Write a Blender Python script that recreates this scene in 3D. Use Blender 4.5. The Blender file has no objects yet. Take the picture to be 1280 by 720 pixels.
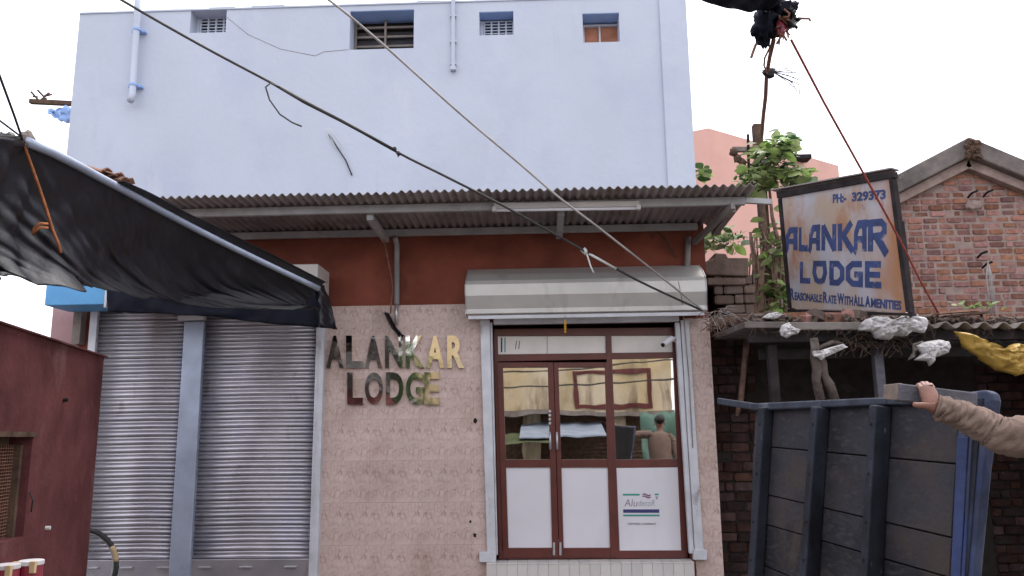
import bpy, bmesh, math, random
from mathutils import Vector, Matrix, noise
R = math.radians
random.seed(7)
scene = bpy.context.scene
COL = scene.collection

# ------------------------------------------------------------------ camera
FPX = 1000.0
CAM = Vector((0, -8.2, 1.5))
YAW, PITCH, ROLL = R(2.0), R(10.5), R(0.7)
fwd = Vector((-math.sin(YAW)*math.cos(PITCH), math.cos(YAW)*math.cos(PITCH), math.sin(PITCH)))
rt0 = Vector((math.cos(YAW), math.sin(YAW), 0))
up0 = rt0.cross(fwd)
rt = rt0*math.cos(ROLL) - up0*math.sin(ROLL)
up = up0*math.cos(ROLL) + rt0*math.sin(ROLL)
cd = bpy.data.cameras.new('camera'); cam = bpy.data.objects.new('camera', cd); COL.objects.link(cam)
cd.sensor_width = 36; cd.lens = 36*FPX/1280; cd.clip_end = 2000; cd.clip_start = .05
m = Matrix((rt, up, -fwd)).transposed().to_4x4(); m.translation = CAM
cam.matrix_world = m
scene.camera = cam

# ------------------------------------------------------------------ world, sun, exposure (overcast)
SUN_EL, SUN_ROT = R(62), R(25)
w = bpy.data.worlds.new('World'); scene.world = w; w.use_nodes = True
nt = w.node_tree; bg = nt.nodes['Background']
sky = nt.nodes.new('ShaderNodeTexSky'); sky.sky_type = 'NISHITA'; sky.sun_disc = False
sky.sun_elevation = SUN_EL; sky.sun_rotation = SUN_ROT; sky.air_density = 1.0; sky.dust_density = 3.0
hs = nt.nodes.new('ShaderNodeHueSaturation'); hs.inputs['Saturation'].default_value = .42
nt.links.new(sky.outputs[0], hs.inputs['Color'])
# thin even cloud layer veiling the blue
cl = nt.nodes.new('ShaderNodeMix'); cl.data_type = 'RGBA'; cl.inputs[0].default_value = .6; cl.inputs[7].default_value = (7.2, 7.3, 7.9, 1)
nt.links.new(hs.outputs[0], cl.inputs[6])
nt.links.new(cl.outputs[2], bg.inputs[0]); bg.inputs[1].default_value = .15
sd = bpy.data.lights.new('sun', 'SUN'); so = bpy.data.objects.new('sun', sd); COL.objects.link(so)
sd.energy = .8; sd.angle = R(40); sd.color = (1, .96, .9)
sdir = Vector((math.sin(SUN_ROT)*math.cos(SUN_EL), math.cos(SUN_ROT)*math.cos(SUN_EL), math.sin(SUN_EL)))
so.rotation_euler = sdir.to_track_quat('Z', 'Y').to_euler()
scene.view_settings.view_transform = 'Standard'; scene.view_settings.look = 'None'
scene.view_settings.exposure = 1.2; scene.view_settings.gamma = 1

# ------------------------------------------------------------------ helpers
def ray(px, py): return (fwd + rt*((px-640)/FPX) + up*((360-py)/FPX)).normalized()
def P(px, py, Y):
    d = ray(px, py); return CAM + d*((Y-CAM.y)/d.y)
def RP(px, py, p, n):
    d = ray(px, py); return CAM + d*((p-CAM).dot(n)/d.dot(n))
def lerp(a, b, t): return a+(b-a)*t
def nz(x, y=0, z=0): return noise.noise(Vector((x, y, z)))
WORLD = {}
def reg(o, w): WORLD[o.name] = Vector(w)
def wof(o): return WORLD.get(o.name, Vector((0, 0, 0))) if o else Vector((0, 0, 0))
def tag(o, label, cat, group=None, kind=None):
    if label: o['label'] = label
    if cat: o['category'] = cat
    if group: o['group'] = group
    if kind or cat: o['kind'] = kind or 'thing'
    return o
def thing(name, label, cat, loc=(0, 0, 0), group=None):
    o = bpy.data.objects.new(name, None); COL.objects.link(o); o.location = loc; o.empty_display_size = .1
    reg(o, loc); return tag(o, label, cat, group)

class MB:
    def __init__(s): s.v = []; s.f = []
    def add(s, vs, fs):
        n = len(s.v); s.v += [Vector(v) for v in vs]; s.f += [tuple(i+n for i in f) for f in fs]; return s
    def hexa(s, a, b):      # a, b: two 4-loops
        n = len(a)
        fs = [tuple(range(n)), tuple(range(2*n-1, n-1, -1))]
        for i in range(n): j = (i+1) % n; fs.append((i, i+n, j+n, j))
        return s.add(list(a)+list(b), fs)
    def box(s, x0, x1, y0, y1, z0, z1):
        return s.hexa([(x0,y0,z0),(x0,y1,z0),(x1,y1,z0),(x1,y0,z0)], [(x0,y0,z1),(x0,y1,z1),(x1,y1,z1),(x1,y0,z1)])
    def pp(s, pxs, Y0, Y1):  # outline in the plane Y0, pushed back to Y1
        a = [P(x, y, Y0) for x, y in pxs]; b = [Vector((p.x, Y1, p.z)) for p in a]
        return s.hexa(a, b)
    def rect(s, x0, y0, x1, y1, Y0, Y1): return s.pp([(x0,y0),(x1,y0),(x1,y1),(x0,y1)], Y0, Y1)
    def bar(s, p, q, wd, ht, upv=(0, 0, 1)):
        p = Vector(p); q = Vector(q); d = (q-p).normalized(); u = Vector(upv)
        sd = d.cross(u)
        if sd.length < 1e-4: sd = d.cross(Vector((1, 0, 0)))
        sd.normalize(); u = sd.cross(d)
        k = [sd*wd/2+u*ht/2, sd*wd/2-u*ht/2, -sd*wd/2-u*ht/2, -sd*wd/2+u*ht/2]
        return s.hexa([p+o for o in k], [q+o for o in k])
    def tube(s, pts, r, n=8, caps=True):
        pts = [Vector(p) for p in pts]; N = len(pts)
        if not hasattr(r, '__len__'): r = [r]*N
        rings = []; ref = None
        for i in range(N):
            d = (pts[min(i+1, N-1)]-pts[max(i-1, 0)]).normalized()
            if ref is None: ref = d.orthogonal().normalized()
            a = (ref - d*ref.dot(d)).normalized(); ref = a; b = d.cross(a)
            rings.append([pts[i]+(a*math.cos(t)+b*math.sin(t))*r[i] for t in [2*math.pi*k/n for k in range(n)]])
        vs = [v for g in rings for v in g]; fs = []
        for i in range(N-1):
            for k in range(n):
                fs.append((i*n+k, i*n+(k+1) % n, (i+1)*n+(k+1) % n, (i+1)*n+k))
        if caps: fs += [tuple(range(n-1, -1, -1)), tuple(range((N-1)*n, N*n))]
        return s.add(vs, fs)
    def grid(s, fn, nu, nv):
        vs = [fn(i/nu, j/nv) for i in range(nu+1) for j in range(nv+1)]; fs = []
        for i in range(nu):
            for j in range(nv):
                a = i*(nv+1)+j; fs.append((a, a+nv+1, a+nv+2, a+1))
        return s.add(vs, fs)
    def ball(s, c, r, nu=12, nv=8, jit=0, seed=0, sc=(1, 1, 1)):
        c = Vector(c); vs = []
        for j in range(nv+1):
            th = math.pi*j/nv
            for i in range(nu):
                ph = 2*math.pi*i/nu; d = Vector((math.sin(th)*math.cos(ph), math.sin(th)*math.sin(ph), math.cos(th)))
                k = 1+jit*nz(d.x*2.3+seed, d.y*2.3+seed*1.7, d.z*2.3)+jit*.6*nz(d.x*6+seed, d.y*6, d.z*6)+jit*.5*(.5-abs(nz(d.x*4+seed, d.y*4+3, d.z*4))*2.2)
                vs.append(c+Vector((d.x*sc[0], d.y*sc[1], d.z*sc[2]))*r*k)
        fs = [(j*nu+i, (j+1)*nu+i, (j+1)*nu+(i+1) % nu, j*nu+(i+1) % nu) for j in range(nv) for i in range(nu)]
        return s.add(vs, fs)

def B(mb, name, mat, parent=None, smooth=False, origin=None, bev=0, solid=0, kind=None, label=None, sub=0, fix=True):
    if origin is None:
        if parent: origin = wof(parent)
        else:
            xs = [v.x for v in mb.v]; ys = [v.y for v in mb.v]; zs = [v.z for v in mb.v]
            origin = Vector(((min(xs)+max(xs))/2, (min(ys)+max(ys))/2, min(zs)))
    origin = Vector(origin)
    me = bpy.data.meshes.new(name); me.from_pydata([v-origin for v in mb.v], [], mb.f); 
    if fix:
        bm = bmesh.new(); bm.from_mesh(me); bmesh.ops.recalc_face_normals(bm, faces=bm.faces); bm.to_mesh(me); bm.free()
    if smooth: me.polygons.foreach_set('use_smooth', [True]*len(me.polygons))
    me.materials.append(mat); me.update()
    o = bpy.data.objects.new(name, me); COL.objects.link(o)
    o.location = origin-wof(parent)
    if parent: o.parent = parent
    reg(o, origin)
    if bev:
        b = o.modifiers.new('bevel', 'BEVEL'); b.width = bev; b.segments = 2; b.limit_method = 'ANGLE'
    if solid:
        b = o.modifiers.new('solid', 'SOLIDIFY'); b.thickness = solid; b.offset = 0
    if sub:
        b = o.modifiers.new('sub', 'SUBSURF'); b.levels = sub; b.render_levels = sub
    if kind: o['kind'] = kind
    if label: o['label'] = label
    return o
def dup(o, parent, wloc, rot=None, scale=None):
    c = o.copy(); COL.objects.link(c); c.parent = parent; c.location = Vector(wloc)-wof(parent)
    if rot: c.rotation_euler = rot
    if scale: c.scale = scale
    reg(c, wloc); return c

# ------------------------------------------------------------------ materials
def mat(name, col, rough=.8, metal=0, var=.25, vs=3, bump=.15, bs=60, stains=(), rand=0, coords='pos', spec=.5, hue=0, edge=None):
    """stains: (colour, scale, threshold, softness, zstretch)"""
    m = bpy.data.materials.new(name); m.use_nodes = True; t = m.node_tree; N = t.nodes; L = t.links
    b = N['Principled BSDF']; b.inputs['Roughness'].default_value = rough; b.inputs['Metallic'].default_value = metal
    b.inputs['Specular IOR Level'].default_value = spec if (spec != .5 or rough < .8) else .12
    if coords == 'pos': src = N.new('ShaderNodeNewGeometry').outputs['Position']
    else: src = N.new('ShaderNodeTexCoord').outputs['Object']
    def noi(scale, det=5, zs=1, rough_=.55):
        v = src
        if zs != 1:
            mp = N.new('ShaderNodeMapping'); mp.inputs['Scale'].default_value = (1, 1, zs); L.new(v, mp.inputs[0]); v = mp.outputs[0]
        n = N.new('ShaderNodeTexNoise'); n.inputs['Scale'].default_value = scale; n.inputs['Detail'].default_value = det
        n.inputs['Roughness'].default_value = rough_; L.new(v, n.inputs['Vector']); return n.outputs[0]
    def mix(fac, a, c):
        x = N.new('ShaderNodeMix'); x.data_type = 'RGBA'
        L.new(fac, x.inputs[0])
        if hasattr(a, 'links'): L.new(a, x.inputs[6])
        else: x.inputs[6].default_value = (*a, 1)
        if hasattr(c, 'links'): L.new(c, x.inputs[7])
        else: x.inputs[7].default_value = (*c, 1)
        return x.outputs[2]
    def rng(v, a, c):
        x = N.new('ShaderNodeMapRange'); x.inputs[1].default_value = a; x.inputs[2].default_value = c; L.new(v, x.inputs[0]); return x.outputs[0]
    dark = tuple(max(0, c*(1-var)) for c in col); lite = tuple(min(1, c*(1+var*.8)) for c in col)
    c = mix(rng(noi(vs), .32, .68), dark, lite)
    if rand:
        oi = N.new('ShaderNodeObjectInfo'); h = N.new('ShaderNodeHueSaturation'); L.new(c, h.inputs['Color'])
        L.new(rngv(N, L, oi.outputs['Random'], 1-rand, 1+rand), h.inputs['Value'])
        mm = N.new('ShaderNodeMath'); mm.operation = 'MULTIPLY'; mm.inputs[1].default_value = 7.31; L.new(oi.outputs['Random'], mm.inputs[0])
        fr = N.new('ShaderNodeMath'); fr.operation = 'FRACT'; L.new(mm.outputs[0], fr.inputs[0])
        L.new(rngv(N, L, fr.outputs[0], .5-hue, .5+hue), h.inputs['Hue'])
        L.new(rngv(N, L, fr.outputs[0], 1-rand*.6, 1+rand*.4), h.inputs['Saturation'])
        c = h.outputs[0]
    for (sc, scale, th, soft, zs) in stains:
        c = mix(rng(noi(scale, 7, zs, .62), th, th+soft), c, sc)
    if edge:       # rust creeping in from the far edge of the sheet
        gc = N.new('ShaderNodeTexCoord'); sx = N.new('ShaderNodeSeparateXYZ'); L.new(gc.outputs['Generated'], sx.inputs[0])
        ad = N.new('ShaderNodeMath'); ad.operation = 'MULTIPLY_ADD'; ad.inputs[1].default_value = .55; L.new(noi(3.5, 6, .6), ad.inputs[0]); L.new(sx.outputs[0], ad.inputs[2])
        c = mix(rng(ad.outputs[0], .99, 1.22), c, edge)
    L.new(c, b.inputs['Base Color'])
    if bump:
        bp = N.new('ShaderNodeBump'); bp.inputs['Strength'].default_value = bump; bp.inputs['Distance'].default_value = .01
        L.new(noi(bs, 6), bp.inputs['Height']); L.new(bp.outputs[0], b.inputs['Normal'])
    return m
def rngv(N, L, v, a, c):
    x = N.new('ShaderNodeMapRange'); x.inputs[3].default_value = a; x.inputs[4].default_value = c; L.new(v, x.inputs[0]); return x.outputs[0]

M = {}
M['blue_wall'] = mat('pale blue limewash', (.49, .525, .61), .9, var=.05, vs=.9, bump=.35, bs=14,
    stains=[((.43, .465, .575), 1.1, .50, .25, 1), ((.55, .565, .63), 3, .58, .2, .3), ((.44, .46, .53), 5, .60, .2, .09), ((.33, .33, .37), 16, .70, .05, 1)])
M['blue_trim'] = mat('blue paint', (.30, .43, .72), .85, var=.12, bump=.2)
M['red_wall'] = mat('oxide red paint', (.215, .066, .044), .85, var=.3, vs=2, bump=.3, bs=25,
    stains=[((.085, .03, .025), 3, .58, .2, .5), ((.23, .075, .05), 7, .66, .12, 1)])
M['pink_wall'] = mat('pink plaster', (.62, .36, .30), .9, var=.08, vs=1, bump=.2, stains=[((.5, .3, .26), 2, .58, .25, .4)])
M['pink_dull'] = mat('dull pink plaster', (.40, .25, .25), .9, var=.2, vs=3, bump=.3)
M['maroon'] = mat('maroon limewash', (.125, .042, .042), .92, var=.3, vs=3, bump=.5, bs=30,
    stains=[((.18, .085, .08), 1.7, .56, .14, .8), ((.075, .024, .024), 2.2, .54, .2, .6), ((.17, .06, .05), 6, .62, .14, 1), ((.11, .085, .05), 3, .66, .1, 1)])
M['steel'] = mat('galvanised steel', (.52, .52, .55), .42, .75, var=.14, vs=4, bump=.08, bs=20, stains=[((.30, .28, .30), 5, .6, .25, .3)])
M['shutter'] = mat('shutter steel', (.44, .415, .45), .36, .7, var=.18, vs=2.5, bump=.1, bs=18,
    stains=[((.36, .35, .43), 2.2, .52, .3, 1), ((.25, .20, .19), 5, .63, .14, .35), ((.52, .50, .52), 18, .74, .05, 2)])
M['shutter_post'] = mat('painted steel post', (.36, .40, .50), .5, .45, var=.15, vs=4, bump=.1, stains=[((.2, .2, .24), 8, .64, .12, .4)])
M['white_steel'] = mat('whitewashed steel', (.56, .56, .60), .6, .2, var=.15, vs=5, bump=.25, stains=[((.30, .27, .27), 9, .62, .1, .4)])
M['box_steel'] = mat('shutter box sheet', (.56, .54, .52), .45, .45, var=.08, vs=3, bump=.06, bs=12, stains=[((.38, .35, .34), 4, .58, .2, .3), ((.30, .22, .17), 14, .70, .08, .3)])
M['roof_sheet'] = mat('weathered corrugated iron', (.27, .235, .23), .65, .2, var=.25, vs=3, bump=.15, bs=40,
    stains=[((.15, .085, .065), 2.5, .54, .2, 1), ((.30, .27, .27), 6, .62, .15, 1)])
M['beam'] = mat('grey painted beam', (.36, .35, .36), .6, .15, var=.18, vs=6, bump=.15, stains=[((.20, .15, .13), 10, .62, .12, 1)])
M['brown_alu'] = mat('brown door aluminium', (.105, .024, .018), .38, 0, var=.2, vs=6, bump=.04, stains=[((.07, .022, .017), 9, .6, .2, .3)])
M['white_panel'] = mat('white laminate', (.66, .64, .68), .35, 0, var=.04, vs=2, bump=.02, stains=[((.58, .56, .6), 3, .58, .3, .4)])
M['film'] = mat('white film on glass', (.70, .66, .63), .2, 0, var=.06, vs=5, bump=.03)
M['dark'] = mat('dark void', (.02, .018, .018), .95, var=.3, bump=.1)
M['black_plastic'] = mat('black tarpaulin', (.009, .008, .011), .40, 0, var=.4, vs=2.5, bump=.4, bs=12, spec=.34,
    stains=[((.026, .024, .030), 2.2, .55, .2, 1), ((.022, .015, .012), 3.3, .60, .15, 1)])
M['navy_plastic'] = mat('navy tarpaulin', (.003, .004, .011), .75, 0, spec=.2, var=.4, vs=3, bump=.4, bs=18)
M['rubber'] = mat('rubber', (.02, .02, .022), .6, var=.3, bump=.1)
M['cable'] = mat('black cable sheath', (.035, .03, .03), .6, var=.4, vs=9, bump=.1)
M['cable_pale'] = mat('sun-bleached cable', (.30, .27, .26), .6, var=.4, vs=3, bump=.1)
M['rope_red'] = mat('red rope', (.30, .075, .06), .9, var=.3, vs=20, bump=.5, bs=200)
M['rope_orange'] = mat('orange rope', (.38, .14, .06), .9, var=.3, vs=20, bump=.5, bs=200)
M['rope_brown'] = mat('brown rope', (.22, .11, .08), .9, var=.3, vs=20, bump=.5, bs=200)
M['white_thread'] = mat('pale string', (.6, .6, .58), .9, var=.2, bump=.2)
M['brick'] = mat('old brick', (.255, .120, .095), .92, var=.3, vs=14, bump=.6, bs=70, rand=.40, hue=.016,
    stains=[((.12, .075, .065), 5, .58, .16, 1), ((.29, .20, .175), 7, .58, .16, 1)])
M['brick_shaded'] = mat('shade darkened brick', (.050, .026, .023), .95, var=.35, vs=12, bump=.6, bs=60, rand=.5, hue=.015,
    stains=[((.03, .026, .025), 4, .55, .15, 1), ((.13, .11, .10), 9, .66, .1, 1)])  # brick colour darkened to carry the shade under the stall roof
M['mortar'] = mat('lime mortar', (.29, .215, .19), .95, var=.2, vs=9, bump=.5, bs=90, stains=[((.17, .12, .105), 4, .55, .2, 1)])
M['mortar_dark'] = mat('dark mortar', (.028, .023, .021), .95, var=.3, vs=9, bump=.6, bs=70, stains=[((.06, .047, .04), 3, .62, .15, 1)])  # mortar likewise darkened for the shaded stall interior
M['concrete'] = mat('weathered concrete', (.225, .19, .17), .95, var=.25, vs=5, bump=.5, bs=40, stains=[((.10, .088, .08), 3, .54, .2, 1), ((.32, .28, .25), 9, .66, .1, 1)])
M['coping'] = mat('sooty cement coping', (.165, .14, .13), .95, var=.3, vs=4, bump=.6, bs=30, stains=[((.07, .062, .058), 2.2, .52, .2, 1), ((.24, .21, .19), 8, .64, .1, 1)])
M['ruin'] = mat('crumbling brown masonry', (.17, .125, .105), .95, var=.3, vs=6, bump=.7, bs=35, rand=.25, stains=[((.08, .06, .052), 3, .52, .2, 1), ((.25, .20, .17), 8, .64, .1, 1)])
M['asbestos'] = mat('asbestos cement', (.20, .175, .16), .9, var=.2, vs=7, bump=.3, bs=50, stains=[((.13, .11, .1), 6, .56, .2, 1)])
M['step_tile'] = mat('white step tile', (.60, .56, .54), .35, 0, var=.06, vs=3, bump=.05, rand=.06, stains=[((.36, .30, .27), 9, .66, .12, 1)])
M['grout'] = mat('grout', (.55, .44, .39), .9, var=.2, bump=.2)
M['wood_blue'] = mat('blue painted worn wood', (.040, .050, .095), .6, 0, var=.35, vs=6, bump=.35, bs=40,
    stains=[((.10, .105, .14), 7, .50, .12, .3), ((.03, .048, .16), 3.4, .50, .12, .4), ((.24, .23, .24), 26, .68, .05, .3), ((.030, .030, .04), 5, .58, .15, .5)])
M['wood_bright'] = mat('bright blue worn paint', (.040, .058, .15), .55, 0, var=.3, vs=7, bump=.3, bs=40, stains=[((.11, .12, .18), 18, .64, .06, .3), ((.03, .035, .06), 5, .58, .15, .5)])
M['wood_top'] = mat('faded grey blue rail', (.040, .046, .066), .6, 0, var=.35, vs=8, bump=.35, bs=40, stains=[((.11, .12, .15), 9, .56, .15, .3), ((.03, .03, .04), 6, .58, .12, .5)])
M['wood_dark'] = mat('dark weathered planks', (.030, .029, .036), .62, 0, var=.35, vs=4, bump=.4, bs=45, rand=.22,
    stains=[((.060, .044, .038), 3, .50, .18, 1), ((.020, .020, .028), 5, .54, .14, .4), ((.10, .095, .095), 30, .69, .05, 1)])
M['wood_rail'] = mat('grey blue rib', (.024, .027, .039), .6, 0, var=.4, vs=7, bump=.35, bs=50, stains=[((.012, .012, .017), 5, .52, .12, .3), ((.13, .13, .15), 24, .665, .05, .35), ((.03, .045, .11), 4, .60, .1, .4)])
M['wood_beam'] = mat('grey timber', (.085, .080, .098), .7, 0, var=.3, vs=14, bump=.4, bs=90, stains=[((.24, .20, .19), 9, .64, .12, 1)])
M['wood_end'] = mat('sawn timber end', (.20, .155, .135), .85, 0, var=.2, vs=20, bump=.4, bs=90)
M['old_wood'] = mat('old brown wood', (.11, .07, .05), .9, 0, var=.4, vs=9, bump=.6, bs=50)
M['bark'] = mat('bark', (.19, .12, .095), .95, var=.4, vs=12, bump=.8, bs=40, stains=[((.30, .24, .21), 8, .6, .2, .3)])
M['leaf'] = mat('leaf green', (.25, .325, .11), .5, 0, var=.3, vs=9, bump=.05, rand=.4, hue=.02)
M['leaf_dark'] = mat('deep leaf green', (.06, .125, .035), .5, 0, var=.35, vs=9, bump=.05, rand=.4, hue=.02)
M['plastic_white'] = mat('dirty white plastic bag', (.50, .475, .475), .6, 0, var=.16, vs=8, bump=.45, bs=26, spec=.3, stains=[((.35, .32, .3), 12, .62, .15, 1)])
M['yellow_cloth'] = mat('yellow tarpaulin', (.48, .30, .06), .5, 0, var=.2, vs=3, bump=.15, bs=20, stains=[((.34, .19, .04), 5, .58, .2, 1), ((.62, .50, .28), 6, .64, .15, 1)])
M['sky_blue'] = mat('sky blue sheet', (.10, .33, .62), .6, 0, var=.12, vs=5, bump=.1, stains=[((.25, .33, .4), 9, .68, .1, 1)])
M['cream'] = mat('cream sheet', (.52, .48, .46), .7, 0, var=.12, bump=.1)
M['skin'] = mat('skin', (.21, .092, .064), .5, 0, var=.18, vs=30, bump=.25, bs=160)
M['khaki'] = mat('khaki shirt cloth', (.205, .145, .12), .9, 0, var=.12, vs=9, bump=.35, bs=120)
M['trouser'] = mat('dark trouser cloth', (.04, .042, .055), .9, 0, var=.2, bump=.3)
M['hair'] = mat('black hair', (.012, .01, .01), .6, 0, var=.3, bump=.4)
M['eye'] = mat('eye', (.5, .48, .45), .3, 0, var=.05, bump=0)
M['navy_paint'] = mat('navy sign paint', (.030, .050, .155), .7, 0, var=.35, vs=8, bump=.1, stains=[((.20, .20, .27), 14, .60, .1, 1), ((.10, .07, .09), 6, .60, .12, .5)])
M['board'] = mat('rusty painted sign sheet', (.38, .365, .41), .7, 0, var=.1, vs=4, bump=.2, bs=40,
    stains=[((.37, .28, .22), 2.6, .44, .15, .5), ((.33, .165, .085), 3.4, .54, .14, .4), ((.16, .07, .045), 13, .64, .08, .6)], edge=(.35, .165, .08))
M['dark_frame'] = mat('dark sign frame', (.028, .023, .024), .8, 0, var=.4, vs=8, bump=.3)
M['asphalt'] = mat('dusty street', (.17, .155, .14), .95, 0, var=.3, vs=2, bump=.5, bs=60)
M['yellow_wall'] = mat('faded yellow plaster', (.47, .37, .22), .9, 0, var=.3, vs=1.3, bump=.2, stains=[((.58, .50, .38), 1.0, .46, .2, .5), ((.20, .15, .10), 1.8, .56, .12, .22), ((.12, .095, .07), 4, .66, .08, .3)])
M['wood_litter'] = mat('broken pale wood', (.20, .13, .10), .9, var=.4, vs=8, bump=.4)
M['dark_twig'] = mat('dark twigs', (.06, .042, .034), .95, var=.4, vs=9, bump=.3)
M['grey_bark'] = mat('dry grey bark', (.095, .075, .066), .95, var=.4, vs=14, bump=.9, bs=45, stains=[((.20, .175, .165), 10, .60, .12, .4), ((.05, .04, .035), 12, .62, .1, 3)])
M['terracotta'] = mat('terracotta', (.28, .15, .10), .9, 0, var=.3, vs=9, bump=.4, rand=.35)
M['navy_ink'] = mat('navy ink', (.03, .03, .14), .5, var=.05, bump=0)
M['green_ink'] = mat('green ink', (.04, .27, .22), .5, var=.05, bump=0)
M['grey_ink'] = mat('grey ink', (.28, .30, .34), .5, var=.05, bump=0)
M['plum_ink'] = mat('plum ink', (.20, .10, .17), .5, var=.05, bump=0)
M['black_ink'] = mat('black ink', (.04, .035, .05), .5, var=.05, bump=0)
M['tin'] = mat('tin awning', (.32, .37, .46), .5, .3, var=.2, vs=3, bump=.1)
M['olive_net'] = mat('olive cloth', (.075, .085, .045), .8, 0, var=.3, vs=2, bump=.3)
M['green_net'] = mat('green sheet', (.085, .16, .125), .7, 0, var=.25, vs=2, bump=.3)
M['gold'] = mat('marigold', (.55, .28, .03), .8, 0, var=.3, bump=.2)
M['jar'] = mat('maroon plastic jar', (.22, .025, .045), .35, 0, var=.15, bump=.02)
M['tape'] = mat('brown tape', (.50, .36, .20), .5, 0, var=.2, vs=20, bump=.1)
M['bright_red'] = mat('orange red paint', (.45, .07, .03), .7, 0, var=.2, bump=.1)
M['rust_sheet'] = mat('rusted sheet', (.44, .19, .12), .8, 0, var=.25, vs=8, bump=.2)

for nm in ('leaf', 'leaf_dark'):
    t = M[nm].node_tree; b = t.nodes['Principled BSDF']; o = t.nodes['Material Output']
    tr = t.nodes.new('ShaderNodeBsdfTranslucent'); mx = t.nodes.new('ShaderNodeMixShader'); mx.inputs[0].default_value = .45
    l_ = b.inputs['Base Color'].links[0].from_socket; t.links.new(l_, tr.inputs[0]); t.links.new(b.outputs[0], mx.inputs[1]); t.links.new(tr.outputs[0], mx.inputs[2]); t.links.new(mx.outputs[0], o.inputs[0])
# mirror-polished letter steel
mm = bpy.data.materials.new('polished letter steel'); mm.use_nodes = True; b = mm.node_tree.nodes['Principled BSDF']
b.inputs['Metallic'].default_value = 1; b.inputs['Roughness'].default_value = .06; b.inputs['Base Color'].default_value = (.82, .77, .71, 1)
tn = mm.node_tree.nodes.new('ShaderNodeTexNoise'); tn.inputs['Scale'].default_value = 4.5
bp = mm.node_tree.nodes.new('ShaderNodeBump'); bp.inputs['Strength'].default_value = .25; bp.inputs['Distance'].default_value = .012
gp = mm.node_tree.nodes.new('ShaderNodeNewGeometry'); mm.node_tree.links.new(gp.outputs['Position'], tn.inputs['Vector'])
mm.node_tree.links.new(tn.outputs[0], bp.inputs['Height']); mm.node_tree.links.new(bp.outputs[0], b.inputs['Normal'])
M['mirror'] = mm
# tinted reflective glazing
g = bpy.data.materials.new('reflective glazing'); g.use_nodes = True; t = g.node_tree; t.nodes.clear()
o = t.nodes.new('ShaderNodeOutputMaterial'); mx = t.nodes.new('ShaderNodeMixShader'); gl = t.nodes.new('ShaderNodeBsdfGlossy'); tr = t.nodes.new('ShaderNodeBsdfTransparent')
gl.inputs['Roughness'].default_value = .012; gl.inputs['Color'].default_value = (.95, .93, .9, 1); tr.inputs['Color'].default_value = (.45, .42, .4, 1)
mx.inputs[0].default_value = .62
wn = t.nodes.new('ShaderNodeTexNoise'); wn.inputs['Scale'].default_value = 1.6; gp = t.nodes.new('ShaderNodeNewGeometry'); t.links.new(gp.outputs['Position'], wn.inputs['Vector'])
bp = t.nodes.new('ShaderNodeBump'); bp.inputs['Strength'].default_value = .07; bp.inputs['Distance'].default_value = .02
t.links.new(wn.outputs[0], bp.inputs['Height']); t.links.new(bp.outputs[0], gl.inputs['Normal'])
t.links.new(tr.outputs[0], mx.inputs[1]); t.links.new(gl.outputs[0], mx.inputs[2]); t.links.new(mx.outputs[0], o.inputs[0])
M['glass'] = g
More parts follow.
